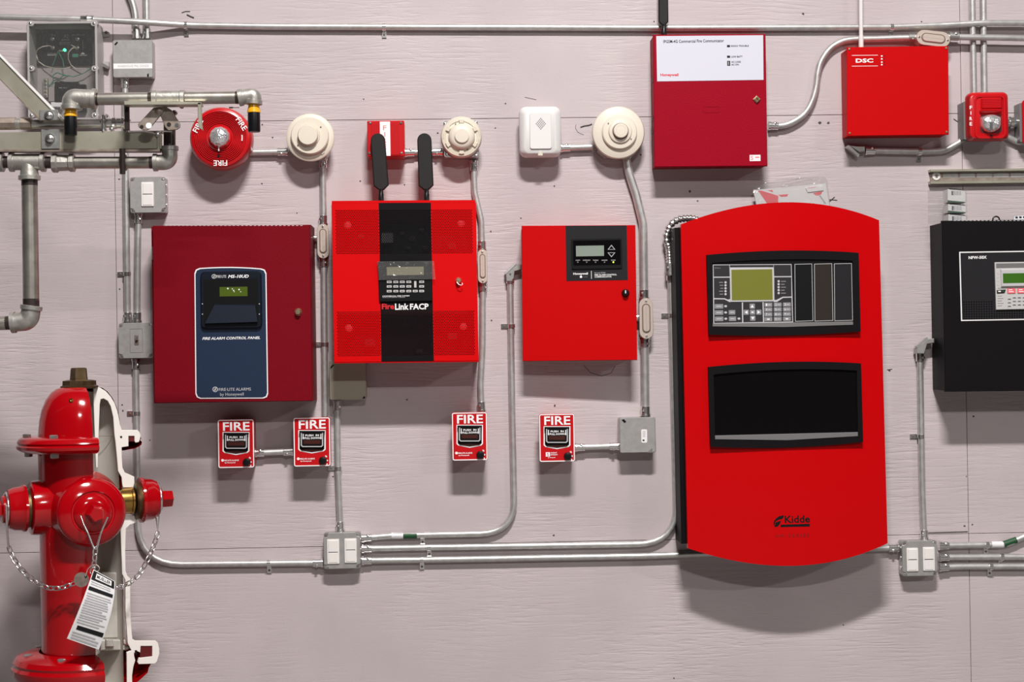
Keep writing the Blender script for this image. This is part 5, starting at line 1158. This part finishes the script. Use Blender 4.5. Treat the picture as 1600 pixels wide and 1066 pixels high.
t.lathe('nut', 246, 210.5, .024, [(3.6, .018), (3.4, .03), (0.1, .031)], M['bright'], 6)
# diagonal brace
t = T('strut_brace', 'diagonal zinc strut running up to the left frame edge', 'brace', 50, 140, PD)
t.poly('face', [(-260, -175), (0, 88.5), (97, 187), (64, 188), (0, 123), (-260, -141)], 0.030, 0.033, M['strut'], 0.0008)
t.poly('lit_edge', [(-260, -178), (0, 86), (99, 186.5), (97, 189), (0, 89.5), (-260, -174.5)], 0.0, 0.036, M['edge'], 0.0008)  # lit upper lip, its brightness put into the colour
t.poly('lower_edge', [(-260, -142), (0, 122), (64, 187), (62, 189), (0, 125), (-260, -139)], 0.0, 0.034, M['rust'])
angle_plate2 = t.rect('angle_plate', (62, 171.5, 90, 188), 0.033, 0.038, M['boxside'], 1, 0.001)
c = t.l(77, 181, 0.038); t.add('bolt', revolve(c, (0, -1, 0), [(.012, 0), (.012, .002), (.008, .0022), (.008, .009), (.004, .011), (0, .0112)], 12), M['bright'], angle_plate2)
# brace pipe between
t = T('brace_pipe', 'short shiny pipe lying along the top of the strut channel', 'pipe', 110, 193, PD)
L = lambda x, y, d=0.0: t.l(x, y, d)
pipe_seg(t, 'pipe', L(28, 194), L(176, 192.5), .011, 'emt'); pipe_seg(t, 'pipe', L(-320, 195), L(-58, 194), .011, 'emt')
o = t.add('hex_union', revolve(L(-60, 194), (1, 0, 0), [(0.0090, 0), (0.0149, .001), (0.0149, .128), (0.0117, .13), (0.0117, .138), (0.0149, .14), (0.0149, .165), (0.0108, .167)], 8), M['rust'])
t.add('sleeve', revolve(L(18, 193.8), (1, 0, 0), [(0.0113, 0), (0.0135, .001), (0.0135, .022), (0.0113, .023)], 16), M['steel'])
t.add('coupling', revolve(L(175, 192.6), (1, 0, 0), [(0.0113, 0), (0.0144, .002), (0.0144, .010), (0.0126, .012), (0.0126, .022), (0.0144, .024), (0.0144, .03), (0.0113, .031)], 16), M['bright'])
for x, y0, y1 in ((162, 180, 206), (198, 176, 206)):
    b = t.add('clamp', tube([L(x, y0, .014), L(x, y1, .014)], .006, 8), M['bright'], None, 60); t.add('nut', revolve(L(x, y1 - 4, .014), (0, 0, -1), [(0.0086, 0), (0.0086, .008), (0.0054, .009)], 6), M['bright'], b)
    t.add('washer', revolve(L(x, 187, .014), (0, 0, -1), [(0.0095, 0), (0.0095, .003), (0.0054, .004)], 14), M['boxside'], b)
t.lathe('bolt_end', 174, 202, .016, [(3, .0), (2.8, .022), (0.1, .023)], M['bright'], 8)
# hinged bracket under the upper pipe
t = T('hinged_bracket', 'brown steel bracket with two splayed arms and a long bar beneath the upper pipe', 'bracket', 255, 175, PD)
def arm(pts, holes, d0):
    o = t.poly('arm', pts, d0, d0 + .006, M['rust'], .001)
    for x, y, r, m in holes: t.lathe('hole', x, y, d0 + .006, [(r, d0 + .006), (r, d0 + .0068), (0.1, d0 + .0068)], M[m], 14, o)
arm([(240, 168), (256.5, 167), (254, 176), (233.5, 201), (229, 203.5), (222.5, 203), (216.5, 199), (215.5, 194), (219, 190)], ((221.5, 198.2, 2.9, 'darkpipe'), (232.5, 196.4, 4.6, 'white')), 0.072)
arm([(249, 170), (258, 166), (268, 172), (281.5, 193.5), (281, 199), (276, 202.5), (263, 204), (258, 199), (252, 184), (248.5, 179)], ((247 + 17, 194.5, 3.4, 'darkpipe'), (276.4, 195.6, 3.4, 'bright')), 0.066)
t.lathe('pivot', 247.5, 173.5, .076, [(5, .066), (5, .0792), (3, .081), (0.1, .0812)], M['rust'], 16)
t.poly('bar', [(193.5, 157.8), (310, 159.2), (314, 160.5), (314, 163.6), (194, 164)], .063, .101, M['strut'], .001)
t.poly('bar_end', [(308.5, 160), (314.6, 160), (315.6, 193), (317, 204), (311, 200), (309.6, 197)], .095, .101, M['strut'], .001)
t.poly('down_strap', [(193.6, 163), (201.5, 163), (202, 203), (195, 203)], .063, .071, M['darkpipe'], .001)
for x, y in ((282, 165), (272, 175)): t.lathe('bolt', x, y, .03, [(3.5, .01), (3.3, .03), (0.1, .031)], M['darkpipe'], 6)

# ---------------------------------------------------------------- cutaway fire hydrant
HD = 0.45; PSI = R_(24)
a0 = P(127, 800, HD)
HM = Matrix.Translation((a0.x, -HD, 0.0)) @ Matrix.Rotation(PSI, 4, 'Z')
h = T('fire_hydrant', 'glossy red fire hydrant with a quarter cut away to show its white section', 'hydrant', 0, 0, mx=HM)
K = (D - HD) / F_PX
zz = lambda y: P(128, y, HD).z
def rev(name, prof, m, a0_=0.0, a1_=2 * math.pi, seg=48, parent=None, ang=35):
    """prof in (radius px, photo row)"""
    return h.add(name, revolve((0, 0, 0), (0, 0, 1), [(r * K, zz(y)) for r, y in prof], seg, a0_, a1_, (1, 0, 0)), M[m], parent, ang, recalc=False)
A1 = R_(276)
bon = [(28, 605), (35, 607), (43, 613), (51, 624), (57.5, 640), (60.8, 656), (62.3, 672), (63, 681)]
fl1 = [(88, 681), (92, 684), (94.5, 689), (92.5, 691.5), (95.5, 694.5), (94.5, 699), (91, 701.5), (84, 704.5), (66, 707)]
bar = [(63.5, 706), (63, 740), (63, 800), (62.5, 850), (62, 1000), (62.5, 1015)]
fl2 = [(66, 1014), (86, 1016), (100, 1021), (104.5, 1028), (103, 1032), (107, 1037), (106, 1046), (101, 1054), (99, 1062), (84, 1074), (66, 1080)]
low = [(66, 1090), (66, 1150)]
def solid(name, outer, thick, m, inner_m='cavity', ry0=0):
    o = rev(name, outer, m, 0.0, A1, 60)
    return o
rev('bonnet', bon, 'hyd', 0, A1, 56); rev('bonnet_flange', [(62, 680)] + fl1, 'hyd', 0, A1, 64); rev('barrel', bar, 'hyd', 0, A1, 56)
rev('ground_flange', fl2, 'hyd', 0, A1, 64); rev('standpipe', low + [(66, 1150)], 'hyd', 0, 2 * math.pi, 48)
zl = zz(1150); h.add('base_plate', revolve((0, 0, 0), (0, 0, 1), [(0.001, 0.0), (.17, 0.0), (.17, .018), (.115, .02), (.113, zl), (.001, zl)], 40), M['hyd'])
# inner faces
rev('cavity_wall', [(12, 612), (24, 613), (38, 621), (48, 634), (53, 650), (55.5, 668), (57, 700), (58, 740), (60.5, 830), (61, 900), (61, 1000), (61, 1085), (0.1, 1085)], 'cavity', R_(-2), A1, 48)
h.add('cut_edge', (lambda ca, sa: ([(r * K * ca, r * K * sa, zz(y)) for r, y in bon + fl1 + bar + fl2] + [(r * K * ca, r * K * sa, zz(y)) for r, y in [(57, 1080), (57, 740), (55, 668), (53, 650), (48, 634), (38, 621), (22, 612)]], [list(range(len(bon + fl1 + bar + fl2) + 7))]))(math.cos(A1), math.sin(A1)), M['cutwhite'], recalc=False)
sec1 = [(146, 602), (157, 606.3), (165.6, 611.6), (173, 620), (179, 630), (183.4, 642.3), (186.2, 655), (187.6, 664), (190.5, 672.3), (214, 672), (217.5, 674.5), (219.6, 679.5), (219, 686), (217, 691), (212, 692), (210.2, 689.4), (210.2, 681.5), (200.8, 681.5), (200.8, 697.6), (190.2, 699.2), (190.4, 715), (191.5, 731), (195, 738.5), (203, 742), (210, 745.2), (210.2, 754), (209, 762), (192.5, 762), (191, 757), (190, 746), (184.5, 736), (183, 716), (180.5, 690), (179, 680), (177, 652), (173, 635), (168.4, 626.6), (162, 623), (157.4, 624), (156, 632), (153.5, 700), (153, 731), (150, 731), (146.5, 632)]
sec2 = [(192.5, 806), (212, 806), (214.6, 810), (214.6, 816), (203, 820.5), (197, 826), (195.8, 860), (196.2, 892), (199, 900), (203.4, 904), (203.6, 940), (205, 980), (207, 999), (212, 1001.5), (243, 1001.6), (246.5, 1004.5), (249, 1014), (249, 1022), (245.5, 1034), (242, 1037.5), (217, 1038.2), (215, 1035), (217, 1028.5), (238, 1026), (238, 1009.8), (219.8, 1009.8), (219.2, 1020), (213.6, 1017.5), (209.5, 1021), (209.8, 1026), (211.5, 1032), (208.5, 1042), (206.5, 1056), (207, 1085), (198.6, 1085), (198, 1020), (205.5, 1016.8), (199.5, 1005), (196, 954), (195.8, 906), (190.8, 897), (188.6, 830)]
s1 = h.poly('cut_section', sec1, -0.004, 0.004, M['cutwhite'], 0.0008); s2 = h.poly('cut_section', sec2, -0.004, 0.004, M['cutwhite'], 0.0008)
h.poly('bolt_pocket', [(200.4, 681), (211, 681), (211, 690), (200.4, 690)], -0.01, 0.001, M['reddeep'], 0, s1)
h.poly('bolt_pocket', [(219, 1009), (239, 1009), (239, 1027), (219, 1029)], -0.012, 0.001, M['reddeep'], 0, s2)
h.poly('bolt_hole', [(187.5, 681.5), (191, 681.5), (190.5, 685), (188, 684.5)], 0.004, 0.0046, M['black'], 0, s1)
h.poly('drip_notch', [(210.5, 1016.5), (214, 1016), (213.5, 1023.5), (211, 1023)], 0.004, 0.0046, M['black'], 0, s2)
h.poly('seam_line', [(155, 681.3), (179.5, 681.3), (179.5, 682), (155, 682)], -.03, -.029, M['diecast_dark'], 0, s1)
h.poly('inner_ledge', [(158, 1000), (197, 1000), (204, 1014), (198, 1017), (158, 1017)], -.05, -.02, M['cavity'], .003, s2)
h.poly('inner_tab', [(166, 1000), (176, 1000), (179, 1011), (166, 1011)], -.02, -.005, M['cavity'], .002, s2)
h.poly('inner_step', [(160, 895), (188, 895), (194, 905), (196, 998), (160, 998)], -.05, -.035, M['cavity'], .003, s2)
# nut on top
t = h
h.add('stem_base', revolve((0, 0, 0), (0, 0, 1), [(29 * K, zz(607)), (29 * K, zz(603.5)), (26 * K, zz(602)), (25.5 * K, zz(595)), (18 * K, zz(593.5)), (0.1 * K, zz(593.5))], 8), M['bronze'], None, 20)
h.add('stem_nut', revolve((0, 0, 0), (0, 0, 1), [(14.5 * K, zz(594)), (12.8 * K, zz(576)), (11 * K, zz(574.6)), (0.1 * K, zz(574.6))], 5), M['bronze'], None, 15)
zc = h.l(112, 627, 0.09); h.add('brass_plug', revolve(h.I @ (P(112, 627, HD + 0.082)), h.I.to_3x3() @ Vector((-.25, -1, .45)), [(3.8 * K, -.006), (3.6 * K, .004), (1.5 * K, .005), (0, .003)], 10), M['brass'])
def hbolt(ang, rpx, y, up=1, m='boxside', n=6):
    v = Vector((-math.sin(ang), -math.cos(ang), 0)) * rpx * K + Vector((a0.x, -HD, zz(y)))
    h.add('bolt', revolve(h.I @ v, (0, 0, up), [(6.6 * K, -.002), (6.6 * K, 0.009), (5 * K, 0.0105), (0.1 * K, 0.0105)], n), M[m], None, 20)
for ang in (R_(74), R_(16), R_(125), R_(180)):
    hbolt(ang, 79, 682); hbolt(ang, 77, 705, -1)
for ang in (R_(62), R_(9), R_(115), R_(170)): hbolt(ang, 84, 1020)
# pumper nozzle facing the room
zp = zz(794) ; 
h.add('nozzle_boss', revolve((0, 0, zp), (0, -1, 0), [(60 * K, .03), (54 * K, .07), (49 * K, .095), (47 * K, .118), (0.1 * K, .118)], 44), M['hyd'])
cp = h.add('pumper_cap', revolve((0, 0, zp), (0, -1, 0), [(46 * K, .116), (51.5 * K, .118), (52 * K, .128), (50 * K, .138), (46 * K, .143), (37 * K, .150), (33 * K, .152), (31.5 * K, .149), (29.5 * K, .149), (28 * K, .153), (22 * K, .160), (17 * K, .162), (15 * K, .1625), (0.1 * K, .1625)], 52), M['hyd'])
h.add('cap_nut', revolve((0, 0, zp), (0, -1, 0), [(15 * K, .161), (12.5 * K, .192), (10.5 * K, .195), (0.1 * K, .195)], 5), M['hyd'], cp, 15)
# side nozzles
xl = lambda px, y=794: h.l(px, y, 0).x
zl_ = h.l(30, 795, 0).z; zr_ = h.l(230, 781, 0).z
h.add('shoulder', revolve((0, 0, zl_), (-1, 0, 0), [(58 * K, .03), (47 * K, .075), (42 * K, .100), (41 * K, -xl(48)), (38 * K, -xl(46)), (.1 * K, -xl(46))], 40), M['hyd'])
def side_cap(z, s_, x_gap, x0, x1, x_hub, x_nut, m_ring=True):
    ax = (s_, 0, 0)
    g = h.add('thread_ring', revolve((0, 0, z), ax, [(28 * K, abs(x_gap) - .004), (30 * K, abs(x_gap)), (29 * K, abs(x0) + .002), (.1 * K, abs(x0) + .002)], 30), M['bronze'])
    c = h.add('hose_cap', revolve((0, 0, z), ax, [(31 * K, abs(x0)), (35.5 * K, abs(x0) + .002), (36 * K, abs(x0) + .008), (33.5 * K, abs(x0) + .014), (32.5 * K, abs(x1) - .014), (29 * K, abs(x1)), (21 * K, abs(x1) + .002), (21 * K, abs(x_hub)), (18 * K, abs(x_hub) + .003), (.1 * K, abs(x_hub) + .003)], 40), M['hyd'])
    h.add('cap_nut', revolve((0, 0, z), ax, [(13.6 * K, abs(x_hub)), (13.0 * K, abs(x_nut)), (11.4 * K, abs(x_nut) + .002), (.1 * K, abs(x_nut) + .002)], 5), M['hyd'], c, 15)
    rc = [Vector((s_ * (abs(x1) + .004), 25 * K * math.cos(a), z + 25 * K * math.sin(a))) for a in [i * math.pi / 14 for i in range(28)]]
    h.add('chain_ring', tube(rc, .0032, 8, True), M['bright'], c, 60)
side_cap(zl_, -1, xl(45), xl(41), xl(12), xl(3), xl(-14))
h.add('brass_nozzle', revolve((0, 0, zr_), (1, 0, 0), [(19 * K, .06), (20.5 * K, .10), (20.5 * K, xl(203, 783)), (22 * K, xl(204, 783)), (22 * K, xl(207, 783)), (20 * K, xl(208, 783)), (20 * K, xl(214, 783))], 36), M['brass'])
h.add('black_gasket', revolve((0, 0, zr_), (1, 0, 0), [(22 * K, xl(208, 783)), (27 * K, xl(210, 783)), (27 * K, xl(214, 783)), (22 * K, xl(215, 783))], 30), M['black'])
side_cap(zr_, 1, xl(212, 783), xl(217, 783), xl(244, 783), xl(250, 783), xl(268, 783))

# ---------------------------------------------------------------- cap chains, disc and paper tag
def chain(label, pts, pitch=0.0155):
    t = T('cap_chain', label, 'chain', pts[0][0], pts[0][1], pts[0][2], group='hydrant cap chains')
    q = fillet([t.I @ P(*p) for p in pts], 0.05, 6)
    ls = [0.0]
    for i in range(1, len(q)): ls.append(ls[-1] + (q[i] - q[i - 1]).length)
    n = max(2, int(ls[-1] / pitch))
    def at(s_):
        for i in range(1, len(q)):
            if ls[i] >= s_: return q[i - 1].lerp(q[i], (s_ - ls[i - 1]) / max(1e-9, ls[i] - ls[i - 1]))
        return q[-1]
    me = None
    for i in range(n):
        a, b = at(i * ls[-1] / n), at((i + 1) * ls[-1] / n); c = (a + b) / 2; tx = (b - a).normalized()
        sd = tx.cross(Vector((0, 1, 0))).normalized(); up = tx.cross(sd)
        an = R_(28) if i % 2 else R_(-48)
        u = sd * math.cos(an) + up * math.sin(an); hl, hw = pitch * 0.42, 0.0058
        loop = [c + tx * (hl * (1 if math.cos(x) > 0 else -1) * min(1, abs(math.cos(x)) * 1.6) + hw * .55 * math.cos(x)) + u * hw * math.sin(x) for x in [k * math.pi / 7 for k in range(14)]]
        t.add('link', tube(loop, .0019, 6, True), M['bright'], None, 60)
    return t
d1 = HD + .10
t = chain('steel chain looping from the left hydrant cap to the round steel disc', [(14, 855, HD + .085), (20, 872, HD + .09), (33, 890, HD + .10), (52, 908, HD + .115), (76, 920, HD + .13), (98, 919, HD + .14), (118, 911, HD + .15)])
t.add('hook_wire', tube([t.I @ P(10, 790, HD + .135), t.I @ P(11, 830, HD + .11), t.I @ P(13.5, 858, HD + .085)], .0028, 8), M['bright'], None, 60)
t = chain('steel chain looping from the right hydrant cap towards the paper tag', [(247, 832, HD - .03), (241, 852, HD - .02), (231, 874, HD - .01), (222, 892, HD + .0), (208, 908, HD + .02), (192, 917, HD + .05), (176, 919, HD + .10)])
t.add('hook_wire', tube([t.I @ P(243.5, 806, HD - .04), t.I @ P(247, 833, HD - .03), t.I @ P(248.5, 806, HD - .04)], .0024, 8), M['bright'], None, 60)
t = chain('short steel chain hanging from a bent wire under the large front cap', [(149, 856, HD + .19), (148, 870, HD + .185), (147, 884, HD + .18), (143, 896, HD + .175)], 0.0165)
t.add('hook_wire', tube(fillet([t.I @ P(*p) for p in ((126, 806, HD + .175), (131, 820, HD + .18), (137, 832, HD + .185), (147, 858, HD + .19), (151, 858, HD + .19), (157, 834, HD + .185), (162, 822, HD + .18), (168, 808, HD + .175))], .01), .0024, 8), M['bright'], None, 60)
t = T('chain_disc', 'round dull steel disc on the chains in front of the hydrant barrel', 'disc', 127, 906, HD + .158)
c = t.l(127.5, 906, 0); t.add('disc', revolve(c, (0, -1, 0), [(11 * K, 0), (11 * K, .003), (.1 * K, .003)], 26), M['rust']); c2 = t.l(134, 901, .003); t.add('hole', revolve(c2, (0, -1, 0), [(2 * K, 0), (2 * K, .0006), (.1 * K, .0006)], 10), M['black'])
t.tube('wire_loop', [(133.5, 901, .006), (137, 890, .012), (143, 884, .02), (150, 882, .022), (156, 887, .02), (154, 893, .014), (148, 894, .014)], .0013, M['wire'], None, 0.01, 6)
t = T('paper_tag', 'white printed paper tag with black bands hanging on the hydrant chain', 'tag', 150, 930, HD + .20)
Lq = lambda v: (lambda p: p)(((1 - v) ** 2 * 146 + 2 * v * (1 - v) * 130 + v * v * 104.5, (1 - v) ** 2 * 890 + 2 * v * (1 - v) * 940 + v * v * 998))
Rq = lambda v: ((1 - v) ** 2 * 179.6 + 2 * v * (1 - v) * 181 + v * v * 154.3, (1 - v) ** 2 * 908.5 + 2 * v * (1 - v) * 950 + v * v * 1015.5)
def tagp(u, v, dz=0.0):
    a, b = Lq(v), Rq(v); cv = .012 * math.sin(math.pi * v) - .01 * u * (1 - u) * 4 * .6
    return t.l(a[0] + (b[0] - a[0]) * u, a[1] + (b[1] - a[1]) * u, cv + dz)
def tagq(name, u0, v0, u1, v1, m, dz, nu=6, nv=14, parent=None):
    nv = max(2, int(nv * (v1 - v0)) + 1); nu = max(1, int(nu * (u1 - u0)) + 1); v = []; f = []
    for j in range(nv + 1):
        for i in range(nu + 1): v.append(tagp(u0 + (u1 - u0) * i / nu, v0 + (v1 - v0) * j / nv, dz))
    for j in range(nv):
        for i in range(nu): a = j * (nu + 1) + i; f.append([a, a + nu + 1, a + nu + 2, a + 1])
    return t.add(name, (v, f), M[m], parent, 60, recalc=False)
pg = tagq('paper', 0, 0, 1, 1, 'paper', 0); tagq('paper_back', 0, 0, 1, 1, 'paper', -.0006)
tagq('header', .03, .01, .97, .145, 'charcoal', .0008, parent=pg); tagq('header_frame', .18, .03, .85, .115, 'paper', .0012, parent=pg)
v, f = text_mesh('MUELLER', .02, 0, 2, 1)
t.add('lettering', ([tagp(.515 + x * .58, .0725 - y * .05, .0018) for x, y in v], f), M['charcoal'], pg, recalc=False)
tagq('band', .05, .245, .95, .30, 'charcoal', .0008, parent=pg); tagq('band', .14, .80, .97, .855, 'charcoal', .0008, parent=pg)
random.seed(3)
for i in range(24):
    y = .165 + i * .0345
    if .225 < y < .31 or .785 < y < .86 or y > .97: continue
    tagq('print_line', .06 + .03 * random.random(), y, .72 + .22 * random.random(), y + .013 + .008 * random.random(), 'graprint', .0008, parent=pg)
